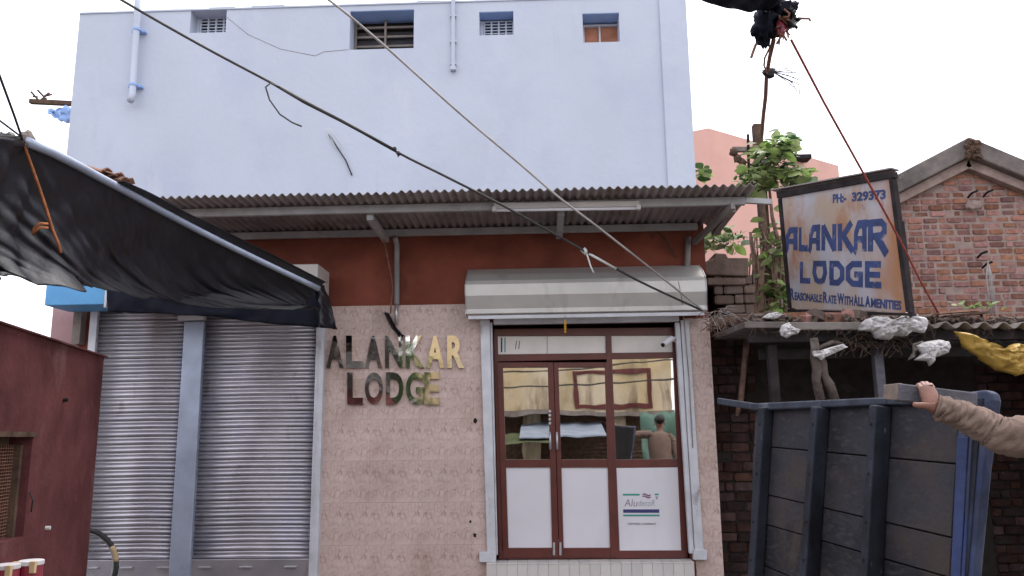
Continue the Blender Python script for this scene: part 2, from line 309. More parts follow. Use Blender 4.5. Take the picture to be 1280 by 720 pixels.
# wall tile: printed crackle, repeats on every tile
def tile_mat():
    m = bpy.data.materials.new('crackle printed wall tile'); m.use_nodes = True; t = m.node_tree; N = t.nodes; L = t.links
    b = N['Principled BSDF']; b.inputs['Roughness'].default_value = .5
    tc = N.new('ShaderNodeTexCoord'); src = tc.outputs['Object']
    n1 = N.new('ShaderNodeTexNoise'); n1.inputs['Scale'].default_value = 9; n1.inputs['Detail'].default_value = 4; L.new(src, n1.inputs['Vector'])
    va = N.new('ShaderNodeVectorMath'); va.operation = 'MULTIPLY_ADD'; va.inputs[1].default_value = (.10, .10, .10)
    L.new(n1.outputs['Color'], va.inputs[0]); L.new(src, va.inputs[2])
    mp = N.new('ShaderNodeMapping'); mp.inputs['Rotation'].default_value = (0, R(35), 0); mp.inputs['Scale'].default_value = (1.5, 1, .85); L.new(va.outputs[0], mp.inputs[0])
    vo = N.new('ShaderNodeTexVoronoi'); vo.feature = 'DISTANCE_TO_EDGE'; vo.inputs['Scale'].default_value = 17; L.new(mp.outputs[0], vo.inputs['Vector'])
    cr = N.new('ShaderNodeValToRGB'); cr.color_ramp.elements[0].position = .0; cr.color_ramp.elements[0].color = (.33, .205, .165, 1)
    cr.color_ramp.elements[1].position = .06; cr.color_ramp.elements[1].color = (.54, .415, .38, 1)
    e = cr.color_ramp.elements.new(.35); e.color = (.595, .465, .43, 1)
    L.new(vo.outputs['Distance'], cr.inputs[0])
    nb = N.new('ShaderNodeTexNoise'); nb.inputs['Scale'].default_value = 15; L.new(src, nb.inputs['Vector'])
    mb_ = N.new('ShaderNodeMapRange'); mb_.inputs[1].default_value = .42; mb_.inputs[2].default_value = .62; mb_.inputs[3].default_value = 0; mb_.inputs[4].default_value = .11; L.new(nb.outputs[0], mb_.inputs[0])
    ad = N.new('ShaderNodeMath'); ad.operation = 'ADD'; L.new(vo.outputs['Distance'], ad.inputs[0]); L.new(mb_.outputs[0], ad.inputs[1]); L.new(ad.outputs[0], cr.inputs[0])
    n2 = N.new('ShaderNodeTexNoise'); n2.inputs['Scale'].default_value = 22; n2.inputs['Detail'].default_value = 5; L.new(src, n2.inputs['Vector'])
    mx = N.new('ShaderNodeMix'); mx.data_type = 'RGBA'; mx.blend_type = 'MULTIPLY'; mx.inputs[0].default_value = .4
    c2 = N.new('ShaderNodeValToRGB'); c2.color_ramp.elements[0].position = .3; c2.color_ramp.elements[0].color = (.72, .62, .56, 1); c2.color_ramp.elements[1].position = .62; c2.color_ramp.elements[1].color = (1, 1, 1, 1)
    L.new(n2.outputs[0], c2.inputs[0]); L.new(cr.outputs[0], mx.inputs[6]); L.new(c2.outputs[0], mx.inputs[7])
    gp = N.new('ShaderNodeNewGeometry'); n3 = N.new('ShaderNodeTexNoise'); n3.inputs['Scale'].default_value = 2.2; n3.inputs['Detail'].default_value = 6; L.new(gp.outputs['Position'], n3.inputs['Vector'])
    m3 = N.new('ShaderNodeMix'); m3.data_type = 'RGBA'; m3.blend_type = 'MULTIPLY'
    mr = N.new('ShaderNodeMapRange'); mr.inputs[1].default_value = .5; mr.inputs[2].default_value = .8; L.new(n3.outputs[0], mr.inputs[0]); L.new(mr.outputs[0], m3.inputs[0])
    L.new(mx.outputs[2], m3.inputs[6]); m3.inputs[7].default_value = (.74, .68, .63, 1)
    oi = N.new('ShaderNodeObjectInfo'); h = N.new('ShaderNodeHueSaturation'); L.new(m3.outputs[2], h.inputs['Color']); L.new(rngv(N, L, oi.outputs['Random'], .94, 1.05), h.inputs['Value'])
    L.new(h.outputs[0], b.inputs['Base Color'])
    bp = N.new('ShaderNodeBump'); bp.inputs['Strength'].default_value = .35; bp.inputs['Distance'].default_value = .004; L.new(vo.outputs['Distance'], bp.inputs['Height']); L.new(bp.outputs[0], b.inputs['Normal'])
    return m
M['tile'] = tile_mat()

# ------------------------------------------------------------------ text
def text_geo(s, offset=0, ext=.05):
    c = bpy.data.curves.new('t', 'FONT'); c.body = s; c.size = 1; c.offset = offset; c.extrude = ext; c.resolution_u = 4
    o = bpy.data.objects.new('t', c); COL.objects.link(o)
    dg = bpy.context.evaluated_depsgraph_get(); dg.update()
    me = bpy.data.meshes.new_from_object(o.evaluated_get(dg))
    vs = [v.co.copy() for v in me.vertices]; fs = [tuple(p.vertices) for p in me.polygons]
    bpy.data.objects.remove(o); bpy.data.curves.remove(c); bpy.data.meshes.remove(me)
    x0 = min(v.x for v in vs); x1 = max(v.x for v in vs); y0 = min(v.y for v in vs); y1 = max(v.y for v in vs)
    return [Vector(((v.x-x0)/(x1-x0), (v.y-y0)/(y1-y0), .5+v.z/(2*ext))) for v in vs], fs
def stroke_geo(strokes, th):
    """mitred ribbons, each stroke at its own tiny height"""
    vs = []; fs = []
    for k, (pts, tk) in enumerate(strokes):
        pts = [Vector((a, b)) for a, b in pts]; n = len(pts); base = len(vs); tk = tk*th
        for i in range(n):
            d0 = (pts[i]-pts[i-1]).normalized() if i > 0 else None
            d1 = (pts[i+1]-pts[i]).normalized() if i < n-1 else None
            d = ((d0 or d1)+(d1 or d0)).normalized(); nn = Vector((-d.y, d.x))
            q = 1/max(.55, nn.dot(Vector((-(d1 or d0).y, (d1 or d0).x))))
            for sgn in (1, -1):
                for zz in (0, 1): vs.append(Vector((pts[i].x+nn.x*tk/2*q*sgn, pts[i].y+nn.y*tk/2*q*sgn, zz+.22*k*(zz))))
        for i in range(n-1):
            a = base+4*i; c = a+4
            fs += [(a, c, c+1, a+1), (a+2, a+3, c+3, c+2), (a+1, c+1, c+3, a+3), (a, a+2, c+2, c)]
        fs += [(base, base+1, base+3, base+2), (base+4*n-4, base+4*n-2, base+4*n-1, base+4*n-3)]
    return vs, fs
def map_quad(geo, q, nrm, dep):
    """geo in unit box -> bilinear quad q = (bl, br, tr, tl), raised along nrm by dep"""
    vs, fs = geo; out = []
    for v in vs:
        p = lerp(lerp(q[0], q[1], v.x), lerp(q[3], q[2], v.x), v.y); out.append(p+nrm*(dep*v.z))
    return out, fs
def map_px(geo, pxq, Y, dep): return map_quad(geo, [P(x, y, Y) for x, y in pxq], Vector((0, -1, 0)), dep)

# ================================================================== THE SETTING
gm = MB(); gm.grid(lambda u, v: Vector(((u-.5)*400, (v-.5)*400, -.02+.0*u)), 20, 20)
B(gm, 'street', M['asphalt'], kind='structure', origin=(0, 0, 0))
pm = MB(); pm.box(-6, 9, -1.05, 3, -.3, .035); B(pm, 'pavement', M['concrete'], kind='structure')

# ================================================================== LODGE
XL = P(91, 110, 0).x; XR = P(863, 120, 0).x; XR2 = P(886, 400, 0).x
ZA = P(500, 284, 0).z
ZT = P(450, 7, 0).z
lodge = thing('lodge_building', 'pale blue two storey lodge with red band, beige tiles and steel shutters', 'building', ((XL+XR)/2, 0, 0))
def wall_cells(mb, x0, x1, z0, z1, holes, y0, y1):
    xs = sorted({x0, x1, *[h[0] for h in holes], *[h[1] for h in holes]}); zs = sorted({z0, z1, *[h[2] for h in holes], *[h[3] for h in holes]})
    for i in range(len(xs)-1):
        for j in range(len(zs)-1):
            cx = (xs[i]+xs[i+1])/2; cz = (zs[j]+zs[j+1])/2
            if any(h[0] < cx < h[1] and h[2] < cz < h[3] for h in holes): continue
            mb.box(xs[i], xs[i+1], y0, y1, zs[j], zs[j+1])
def merged(mb):
    bm = bmesh.new(); vv = [bm.verts.new(v) for v in mb.v]
    for f in mb.f:
        try: bm.faces.new([vv[i] for i in f])
        except ValueError: pass
    bmesh.ops.remove_doubles(bm, verts=bm.verts, dist=1e-4)
    # drop interior shared faces
    seen = {}
    for f in list(bm.faces):
        k = tuple(sorted(v.index for v in f.verts)); seen.setdefault(k, []).append(f)
    bm.verts.index_update(); seen = {}
    for f in list(bm.faces): seen.setdefault(tuple(sorted(v.index for v in f.verts)), []).append(f)
    dead = [f for k, l in seen.items() if len(l) > 1 for f in l]
    bmesh.ops.delete(bm, geom=dead, context='FACES_ONLY')
    bm.verts.index_update(); o = MB(); o.v = [v.co.copy() for v in bm.verts]; o.f = [tuple(v.index for v in f.verts) for f in bm.faces]; bm.free(); return o
def hole(px): a = P(px[0], px[1], 0); b_ = P(px[2], px[3], 0); return (a.x, b_.x, b_.z, a.z)
wins = [(239, 11, 282, 40), (438, 14, 517, 60), (599, 15, 642, 43), (728, 17, 775, 52)]
holes = [hole(x) for x in wins]
um = MB(); wall_cells(um, XL, XR, ZA, ZT, holes, 0, .28); um = merged(um)
B(um, 'upper_wall', M['blue_wall'], lodge)
sm = MB(); sm.box(XL, XL+.25, .28, 7, ZA, ZT-.01); sm.box(XR-.25, XR, .28, 7, ZA, ZT-.01); sm.box(XL+.25, XR-.25, 6.75, 7, ZA, ZT-.01); sm.box(XL+.25, XR-.25, .28, 6.75, ZT-.5, ZT-.4)
B(sm, 'side_wall', M['blue_wall'], lodge)
# rough parapet crust
cm = MB()
xs = XL
while xs < P(800, 8, 0).x:
    wd = random.uniform(.15, .5); cm.box(xs, min(xs+wd, P(806, 8, 0).x), -.012, .27, ZT, ZT+random.uniform(.006, .035)); xs += wd+.001
B(cm, 'parapet_cap', M['blue_wall'], lodge)
# raised pilaster strip at the right corner
a = P(829, 120, 0).x
pm = MB(); pm.box(a, XR+.004, -.035, .0, ZA, ZT+.9); pm.box(a, XR+.003, .0005, .3, ZT+.001, ZT+.9)
p0 = P(806, 8, 0).x
pm.hexa([(p0, .001, ZT+.001), (p0, .25, ZT+.001), (a-.001, .25, ZT+.001), (a-.001, .001, ZT+.001)], [(p0+.12, .001, ZT+.25), (p0+.12, .25, ZT+.25), (a-.001, .25, ZT+.5), (a-.001, .001, ZT+.5)])
B(pm, 'pilaster', M['blue_wall'], lodge, bev=.01)
rm = MB(); q = P(786, 4, .5); rm.box(q.x-.06, q.x+.06, .3, .55, ZT-.4, ZT+.35)
B(rm, 'roof_post', M['bright_red'], lodge)
for k, h in enumerate(holes):
    x0, x1, z0, z1 = h
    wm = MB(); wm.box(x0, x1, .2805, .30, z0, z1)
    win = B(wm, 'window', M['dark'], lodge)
    if k in (0, 2):
        jm = MB(); ncol = 5; jx0 = x0+.045
        for i in range(ncol):
            x = lerp(jx0, x1-.008, i/(ncol-1)); jm.box(x-.009, x+.009, .165, .185, z0, z1-.03)
        nr = 7
        for i in range(nr+1):
            z = lerp(z0, z1-.03, i/nr); jm.box(jx0-.009, x1-.001, .167, .183, z-.0055, z+.0055)
        jm.box(x0+.001, jx0-.012, .163, .207, z0, z1-.02)
        B(jm, 'vent_grille', M['blue_wall'], win)
    elif k == 1:
        fm = MB()
        for i in range(4):
            z = lerp(z0+.03, z1-.09, i/3); fm.box(x0, x1, .215, .235, z-.012, z+.012)
        for i in range(3):
            x = lerp(x0+.02, x1-.02, i/2); fm.box(x-.012, x+.012, .20, .2145, z0, z1)
        B(fm, 'bar_grille', M['concrete'], win)
        pm2 = MB(); pm2.box(x0, x1, .262, .272, z0+.0, z0+(z1-z0)*.72); B(pm2, 'shutter_leaf', M['wood_dark'], win)
    else:
        fm = MB(); zt = z1-.05
        fm.box(x0+.03, x1, .24, .26, z0, zt); B(fm, 'sheet', M['rust_sheet'], win)
        fm = MB(); fm.box(x0+.001, x1-.001, .20, .239, zt, zt+.025); fm.box(x0, x0+.03, .205, .239, z0, zt); fm.box((x0+x1)/2-.01, (x0+x1)/2+.01, .21, .239, z0, zt)
        B(fm, 'frame', M['white_steel'], win)
    lm = MB(); lm.box(x0+.001, x1-.001, .004, .279, z1-.006, z1-.001); B(lm, 'lintel', M['blue_trim'], win)
# drain pipes
dm = MB(); dm.tube([P(173, -20, -.09), P(171.5, 20, -.09), P(165.5, 118, -.09), P(163, 126, -.14)], .036, 12)
dp = B(dm, 'drain_pipe', M['blue_wall'], lodge, smooth=True)
for y in (37, 106):
    c = P(171 if y < 50 else 166.5, y, -.09); k = MB(); k.tube([c+Vector((0, 0, -.012)), c+Vector((0, 0, .012))], .043, 12); k.box(c.x-.075, c.x+.075, -.06, 0, c.z-.012, c.z+.012)
    B(k, 'clamp', M['blue_trim'], dp)
dm = MB(); dm.tube([P(566.5, -20, -.03), P(566.5, 88, -.03)], .022, 8); c = P(566.5, 86, -.03); dm.box(c.x-.03, c.x+.03, -.06, 0, c.z-.02, c.z+.02)
for y in (20, 52, 80): c = P(566.5, y, -.03); dm.box(c.x-.035, c.x+.035, -.045, 0, c.z-.008, c.z+.008)
B(dm, 'conduit', M['blue_wall'], lodge)
# plaster crack
km = MB(); pts = [(283, 20), (310, 42), (350, 62), (392, 71), (405, 64), (437, 62)]
km.tube([P(x+random.uniform(-2, 2), y+random.uniform(-1.5, 1.5), -.001) for x, y in pts], .0028, 5); B(km, 'wall_crack', M['concrete'], lodge)

# lower wall with door opening
dh = (P(611, 560, 0).x, P(858, 560, 0).x, .02, P(735, 402, 0).z)
ZD0 = P(740, 702, 0).z
lm = MB(); wall_cells(lm, P(101, 400, 0).x, XR2, 0, ZA, [(dh[0], dh[1], -.1, dh[3])], 0, .25); lm = merged(lm)
B(lm, 'lower_wall', M['red_wall'], lodge)
im = MB(); x0, x1, _, z1 = dh
im.box(x0-1.2, x0-1.15, .26, 4, 0, 3.2); im.box(x1+.7, x1+.75, .26, 4, 0, 3.2); im.box(x0-1.15, x1+.7, 4, 4.05, 0, 3.2); im.box(x0-1.15, x1+.7, .26, 4, 3.2, 3.25)
B(im, 'lobby_wall', M['pink_dull'], lodge)

# tiles
TW, TH, GAP = .262, .408, .004
tm = MB(); tm.box(.002, TW-GAP, -.03, -.006, .002, TH-GAP)
tw = MB(); tx0 = P(399, 560, 0).x; tx1 = P(612, 560, 0).x; tzt = P(500, 382, 0).z; tzb = .03
tw.box(tx0, tx1, -.014, -.0005, tzb, tzt); tiled = B(tw, 'tiled_wall', M['grout'], lodge)
tmesh = None
def tiles(x0, x1, zb, zt, parent):
    joints = [P(500, y, 0).z for y in (575.5,)]
    j0 = joints[0]; k = math.floor((zb-j0)/TH); 
    z = j0+k*TH
    while z < zt:
        za, zb2 = max(z, zb), min(z+TH, zt)
        x = x0
        while x < x1-.02:
            xe = min(x+TW, x1); b_ = MB(); dy = random.uniform(-.0012, .0012)
            b_.box(x+.0004, xe-.0004, -.03+dy, -.0145, za+.0006, zb2-.0006)
            if zb2-za > .03: B(b_, 'tile', M['tile'], parent, origin=(x, 0, z), bev=.0008)
            x += TW
        z += TH
tiles(tx0, tx1, tzb, tzt, tiled)
tw = MB(); sx0 = P(862, 560, 0).x; tw.box(sx0, XR2, -.014, -.0005, tzb, P(870, 398, 0).z); t2 = B(tw, 'tiled_strip', M['grout'], lodge)
tiles(sx0, XR2, tzb, P(870, 398, 0).z, t2)

for x_, y_, r_ in ((594, 526, .022), (588, 652, .012), (593.5, 669, .018)):
    k = MB(); c = P(x_, y_, -.031); k.ball(c, r_, 10, 8, .5, x_, (.8, .25, 1.1)); B(k, 'screw_hole', M['dark'], tiled, smooth=True)
# entrance step
sx0, sx1 = P(608, 712, -.12).x, P(868, 712, -.12).x; ZS = P(740, 703, -.12).z
st = MB(); st.box(sx0, sx1, -.12, .3, .036, ZS-.012); step = B(st, 'entrance_step', M['grout'], lodge)
n = 20
for i in range(n):
    a, b_ = lerp(sx0, sx1, i/n), lerp(sx0, sx1, (i+1)/n); k = MB(); k.box(a+.0015, b_-.0015, -.13, -.1205, ZS-.26, ZS-.012); B(k, 'tile', M['step_tile'], step, bev=.001)
    k = MB(); k.box(a+.0015, b_-.0015, -.135, .07, ZS-.0115, ZS); B(k, 'tile', M['step_tile'], step, bev=.001)

# rolling shutters: slats
def shutter(xa, xb, ztop, zbot, y):
    k = MB(); k.box(xa, xb, y-.03, y+.02, .04, zbot+.14)
    sh = B(k, 'rolling_shutter', M['shutter'], lodge, bev=.006)
    for xf in (.18, .5, .85):
        c = lerp(xa, xb, xf); k = MB(); k.box(c-.06, c+.06, y-.055, y-.0305, zbot+.06, zbot+.075); B(k, 'latch', M['steel'], sh, bev=.003)
    pitch = .080; prof = []
    for i in range(9):
        t_ = i/8; prof.append((-.015*math.sin(math.pi*t_)**.7, t_*pitch*.52))
    prof += [(.003, pitch*.55)]
    for i in range(6):
        t_ = i/5; prof.append((-.008*math.sin(math.pi*t_)**.8, pitch*(.58+t_*.34)))
    prof += [(.004, pitch*.96), (.004, pitch)]
    z = zbot+.141
    first = None
    while z < ztop:
        if first is None:
            k = MB(); vs = []; 
            for (dy, dz) in prof: vs += [Vector((xa, y+dy, z+dz)), Vector((xb, y+dy, z+dz))]
            k.add(vs, [(2*i, 2*i+1, 2*i+3, 2*i+2) for i in range(len(prof)-1)])
            first = B(k, 'slat', M['shutter'], sh, smooth=True, origin=(xa, y, z), solid=.002, fix=False)
        else: dup(first, sh, Vector((xa, y+random.uniform(-.002, .002), z)))
        z += pitch
YS = -.06
def X(px, py=560, Y=0): return P(px, py, Y).x
s1 = (X(107, 560, YS), X(236, 560, YS)); s2 = (X(237, 560, YS)+.01, X(393.5, 560, YS))
zt = P(250, 380, YS).z
zb9 = P(300, 699, YS-.03).z-.14; shutter(s1[0], s1[1]-.002, zt, zb9, YS); shutter(s2[0], s2[1], zt, zb9, YS)
k = MB(); k.box(X(221.5, 560, -.1), X(247, 560, -.1), -.12, -.005, .04, P(246, 402, -.1).z); B(k, 'shutter_post', M['shutter_post'], lodge, bev=.008)
k = MB(); c = P(238, 398, -.13); k.box(c.x-.13, c.x+.14, -.14, -.01, c.z-.02, c.z+.03); B(k, 'shutter_bracket', M['white_steel'], lodge, bev=.004)
k = MB(); c = X(391, 560, -.1); k.box(c, c+.085, -.11, -.005, .04, zt); k.box(c+.02, c+.03, -.118, -.1105, .04, zt); B(k, 'shutter_channel', M['white_steel'], lodge, bev=.004)
k = MB(); c = X(103, 560, -.1); k.box(c-.03, c+.05, -.11, -.005, .04, zt); B(k, 'shutter_channel', M['white_steel'], lodge, bev=.004)

# door guides
k = MB(); k.pp([(600, 400), (612, 400), (620, 694), (609, 694)], -.075, -.032); k.pp([(612.5, 403), (615, 403), (622, 694), (620.5, 694)], -.05, .02); B(k, 'guide_channel', M['white_steel'], lodge, bev=.004)
k = MB(); k.pp([(599, 690), (620, 690), (620, 703), (599, 703)], -.09, -.031); B(k, 'channel_foot', M['white_steel'], lodge, bev=.005)
k = MB(); k.pp([(851, 400), (861, 400), (880, 692), (869, 692)], -.075, -.032); k.pp([(844, 403), (850, 403), (868, 692), (862, 692)], -.05, .02); B(k, 'guide_channel', M['white_steel'], lodge, bev=.004)
k = MB(); k.pp([(867, 687), (884, 687), (884, 700), (867, 700)], -.09, -.031); B(k, 'channel_foot', M['white_steel'], lodge, bev=.005)
# shutter box over the door (profile extruded along X)
YB = -.33
xa, xb = P(582, 370, YB).x, P(883, 365, YB).x
za_ = lambda py: P(735, py, YB).z
prof = [(-.031, P(735, 334, -.03).z), (-.20, P(735, 341, -.20).z), (YB+.02, za_(348)), (YB, za_(353)), (YB, za_(367)), (-.28, P(735, 384, -.28).z), (-.28, P(735, 390, -.28).z), (-.031, P(735, 392, -.28).z)]
k = MB(); k.hexa([(xa, y, z) for y, z in prof], [(xb, y, z) for y, z in prof]); sb = B(k, 'shutter_box', M['box_steel'], lodge, bev=.006)
for x_, d_ in ((xa-.0005, -.006), (xb+.0005, .006)):
    k = MB(); k.hexa([(x_, y*1.012, z+(.004 if i_ < 5 else -.004)) for i_, (y, z) in enumerate(prof)], [(x_+d_, y*1.012, z+(.004 if i_ < 5 else -.004)) for i_, (y, z) in enumerate(prof)]); B(k, 'end_plate', M['steel'], sb)
k = MB(); k.box(xa+.02, xb-.02, -.275, -.26, prof[7][1]-.035, prof[7][1]-.001); B(k, 'bottom_bar', M['white_steel'], sb)
k = MB(); k.box(P(616, 400, -.2).x, P(852, 400, -.2).x, -.06, .0, P(735, 404, -.03).z, P(735, 397, -.03).z); B(k, 'door_header', M['white_steel'], lodge)

# entrance door
YD = .09
fr = MB()
fr.pp([(616.5, 416), (622, 416), (629, 698), (623, 698)], YD, YD+.06)
fr.pp([(840, 416), (848, 416), (860, 698), (852, 698)], YD, YD+.06)
fr.pp([(616.5, 411), (848, 409), (848, 419), (617, 420)], YD-.003, YD+.057)
fr.pp([(617.5, 443), (843, 440), (843.5, 447.5), (618, 452)], YD-.002, YD+.058)
fr.pp([(757, 416), (764, 416), (775, 697), (767, 697)], YD-.004, YD+.056)
fr.pp([(624, 689), (858, 688), (858, 698), (624, 699)], YD-.0045, YD+.05)
fr.pp([(766, 574.5), (847, 573.5), (848, 584), (766, 585)], YD-.001, YD+.058)
door = B(fr, 'entrance_door', M['brown_alu'], lodge, bev=.004)
def leaf(xs_t, xs_b, yt, yb, name='door_leaf'):
    # outer & inner px edges: left outer, left inner, right inner, right outer at top and bottom
    def xx(k, y): return lerp(xs_t[k], xs_b[k], (y-yt)/(yb-yt))
    f = MB(); Y = YD-.012
    f.pp([(xx(0, yt), yt), (xx(1, yt), yt), (xx(1, yb), yb), (xx(0, yb), yb)], Y, Y+.045)
    f.pp([(xx(2, yt), yt), (xx(3, yt), yt), (xx(3, yb), yb), (xx(2, yb), yb)], Y, Y+.045)
    for (a_, b_) in ((yt, 459.5), (574.5, 584.5), (685, yb)):
        f.pp([(xx(1, a_)+.1, a_), (xx(2, a_)-.1, a_-.2), (xx(2, b_)-.1, b_-.2), (xx(1, b_)+.1, b_)], Y+.002, Y+.043)
    lf = B(f, name, M['brown_alu'], door, bev=.003)
    return xx
xx1 = leaf((621, 628.5, 684.5, 691.5), (629, 636, 690.5, 698.5), 453, 697)
xx2 = leaf((692.2, 698, 756, 761.5), (699.2, 705, 763, 769.5), 453, 696.5)
def pane(xf, k0, k1, y0, y1, name, m, Y=YD+.015):
    f = MB(); f.pp([(xf(k0, y0)-1, y0-1), (xf(k1, y0)+1, y0-1), (xf(k1, y1)+1, y1+1), (xf(k0, y1)-1, y1+1)], Y, Y+.006); return B(f, name, m, door)
for xf in (xx1, xx2):
    pane(xf, 1, 2, 459.5, 574.5, 'glass_pane', M['glass']); pane(xf, 1, 2, 584.5, 685, 'white_panel', M['white_panel'], YD+.005)
def xs_side(k, y): return (lerp(764, 775, (y-416)/281), lerp(841, 853, (y-416)/281))[k]
pane(xs_side, 0, 1, 448, 574, 'glass_pane', M['glass']); pane(xs_side, 0, 1, 585, 690, 'white_panel', M['white_panel'], YD+.005)
f = MB(); f.rect(622, 419, 757, 443, YD+.02, YD+.026); B(f, 'transom_pane', M['film'], door)
f = MB(); f.rect(764, 418, 841, 441, YD+.02, YD+.026); B(f, 'transom_pane', M['film'], door)
# transom film print
f = MB(); f.rect(626, 422, 628, 440, YD+.017, YD+.0195); B(f, 'film_stripe', M['navy_ink'], door)
f = MB(); f.rect(630.5, 422, 632, 440, YD+.017, YD+.0195); B(f, 'film_stripe', M['green_ink'], door)
for x in (645, 649): 
    f = MB(); f.pp([(x, 427), (x+1.2, 425), (x-.2, 436), (x-1.2, 437)], YD+.017, YD+.0195); B(f, 'film_mark', M['black_ink'], door)
f = MB(); f.rect(683.5, 420, 684.5, 442, YD+.017, YD+.0195); B(f, 'film_seam', M['grey_ink'], door)
# handles, tower bolts
for x in (687.5, 696):
    f = MB(); a_ = P(x, 541, YD-.05); b_ = P(x+.5, 561, YD-.05); f.tube([a_+Vector((0, .04, 0)), a_, b_, b_+Vector((0, .04, 0))], .012, 8); B(f, 'door_handle', M['steel'], door, smooth=True)
f = MB()
for i in range(4): c = P(687.3, 514+5*i, YD-.02); f.tube([c+Vector((0, .01, 0)), c+Vector((0, -.012, 0))], .014, 10)
B(f, 'door_lock', M['steel'], door)
for x in (692.5, 700.5):
    f = MB(); f.rect(x-1.3, 678, x+1.3, 694, YD-.022, YD-.0125); c = P(x, 690, YD-.03); f.tube([c, c+Vector((0, .015, 0))], .013, 8); B(f, 'tower_bolt', M['steel'], door)
# sticker on the side panel
YP = YD+.002
def decal(pxq, mname, name): f = MB(); f.pp(pxq, YP, YP+.0025); return B(f, name, M[mname], door)
decal([(778.5, 617.2), (799.5, 617.2), (799.5, 619.4), (778.5, 619.4)], 'green_ink', 'sticker_bar')
decal([(818.5, 617), (823.3, 617), (823.3, 619), (818.5, 619)], 'green_ink', 'sticker_bar')
decal([(819.2, 620.5), (822.8, 620.5), (821.5, 624.5), (820.2, 624.5)], 'grey_ink', 'sticker_mark')
decal([(779, 636.7), (824, 636.7), (824, 641), (779, 641)], 'navy_ink', 'sticker_bar')
decal([(779, 643.2), (824.5, 643.2), (824.5, 645.3), (779, 645.3)], 'green_ink', 'sticker_bar')
for dy in (0, 2.6):
    decal([(803, 617.4+dy), (806, 616.4+dy), (810, 618.6+dy), (813.5, 618+dy), (813.5, 619.4+dy), (810, 620.6+dy), (806, 618.2+dy), (803, 618.8+dy)], 'plum_ink', 'sticker_wave')
for s_, x0, x1, y0, y1, mn, off in (('Alu', 780.5, 796, 624, 633, 'plum_ink', -.01), ('decoR', 797.5, 818.5, 625, 632.5, 'grey_ink', -.005), ('CERTIFIED COMPANY', 784.5, 820, 653.6, 656.2, 'black_ink', .0)):
    f = MB(); f.add(*map_px(text_geo(s_, off), [(x0, y1), (x1, y1), (x1+(1 if len(s_) < 9 else 0), y0), (x0+(1 if len(s_) < 9 else 0), y0)], YP+.0025, .002)); B(f, 'lettering', M[mn], door)

# ------------------------------------------------------------------ metal letters
ls = thing('letter_sign', 'polished metal letters in two rows on the beige tiled wall', 'sign', P(495, 506, -.03))
def L3(ch, x0, x1, y0, y1):
    f = MB(); f.add(*map_px(text_geo(ch, .035), [(x0, y1), (x1, y1), (x1, y0), (x0, y0)], -.033, .035))
    return B(f, 'letter', M['mirror'], ls)
for ch, x0, x1 in zip('ALANKAR', (409, 433.5, 456.5, 482, 507.5, 533, 559.5), (430.5, 454.5, 478.5, 504, 530.5, 556, 580.5)): L3(ch, x0, x1, 420, 460.3)
for ch, x0, x1 in zip('LODGE', (435, 457, 483, 508, 531), (454.5, 479.5, 505, 530, 549.8)): L3(ch, x0, x1, 465.6, 505.8)

# ------------------------------------------------------------------ awning
YF = -1.3
zf = P(560, 239, YF).z; zr = P(560, 287, -.03).z
xa, xb = P(172, 240, YF).x, P(946, 233, YF).x
aw = thing('corrugated_awning', 'rusty corrugated iron awning across the lodge front above the shutters', 'awning', ((xa+xb)/2, 0, zr))
ns = 7
for i in range(ns):
    a_ = lerp(xa, xb, i/ns)-.03; b_ = lerp(xa, xb, (i+1)/ns)+.03; pitch = .078; amp = .014; off = .004*(i % 2)
    dyf = random.uniform(-.02, .02)
    nu = int((b_-a_)/pitch*8)
    k = MB(); k.grid(lambda u, v: Vector((lerp(a_, b_, u), lerp(YF+dyf, .0-.002, v), lerp(zf, zr, v)+amp*math.sin(2*math.pi*(lerp(a_, b_, u))/pitch)+off+.004*nz(u*3+i, v*3))), nu, 4)
    B(k, 'roof_sheet', M['roof_sheet'], aw, smooth=True, solid=.004, fix=False)
zs = lambda y: lerp(zr, zf, y/YF)
k = MB(); k.bar((P(208, 255, -.98).x, -.98, zs(-.98)-.055), (xb-.03, -.98, zs(-.98)-.055), .05, .075); B(k, 'front_beam', M['beam'], aw, bev=.004)
k = MB(); k.bar((P(275, 292, -.1).x, -.12, zs(-.12)-.05), (P(872, 290, -.12).x, -.12, zs(-.12)-.05), .05, .07); B(k, 'rear_beam', M['beam'], aw, bev=.004)
for pxr in (243, 472, 700, 905):
    x = P(pxr, 270, -.6).x
    k = MB(); k.bar((x, -.95, zs(-.95)-.12), (x, -.15, zs(-.15)-.13), .065, .06); B(k, 'rafter', M['beam'] if pxr != 905 else M['roof_sheet'], aw, bev=.003)
x = P(496, 330, -.06).x
k = MB(); k.tube([(x, -.18, zs(-.15)-.12), (x, -.06, P(496, 306, -.06).z), P(496, 380, -.06)], .028, 10); B(k, 'wall_pipe', M['beam'], aw, smooth=True)
k = MB(); k.tube([P(496, 380, -.06), P(495, 405, -.06)], .018, 8); B(k, 'pipe_stub', M['steel'], aw, smooth=True)
k = MB(); k.tube([P(860, 296, -.05), P(859, 345, -.05)], .03, 8); B(k, 'wall_pipe', M['roof_sheet'], aw, smooth=True)
k = MB(); k.bar((xb-.16, -1.06, zs(-1.06)-.12), (P(868, 303, -.06).x, -.06, P(868, 303, -.06).z), .04, .06); B(k, 'side_strut', M['roof_sheet'], aw, bev=.003)
k = MB(); k.bar((xb-.029, -.98, zs(-.98)-.05), (xb+.22, -.95, zs(-.98)-.06), .04, .05); B(k, 'outrigger', M['beam'], aw, bev=.003)
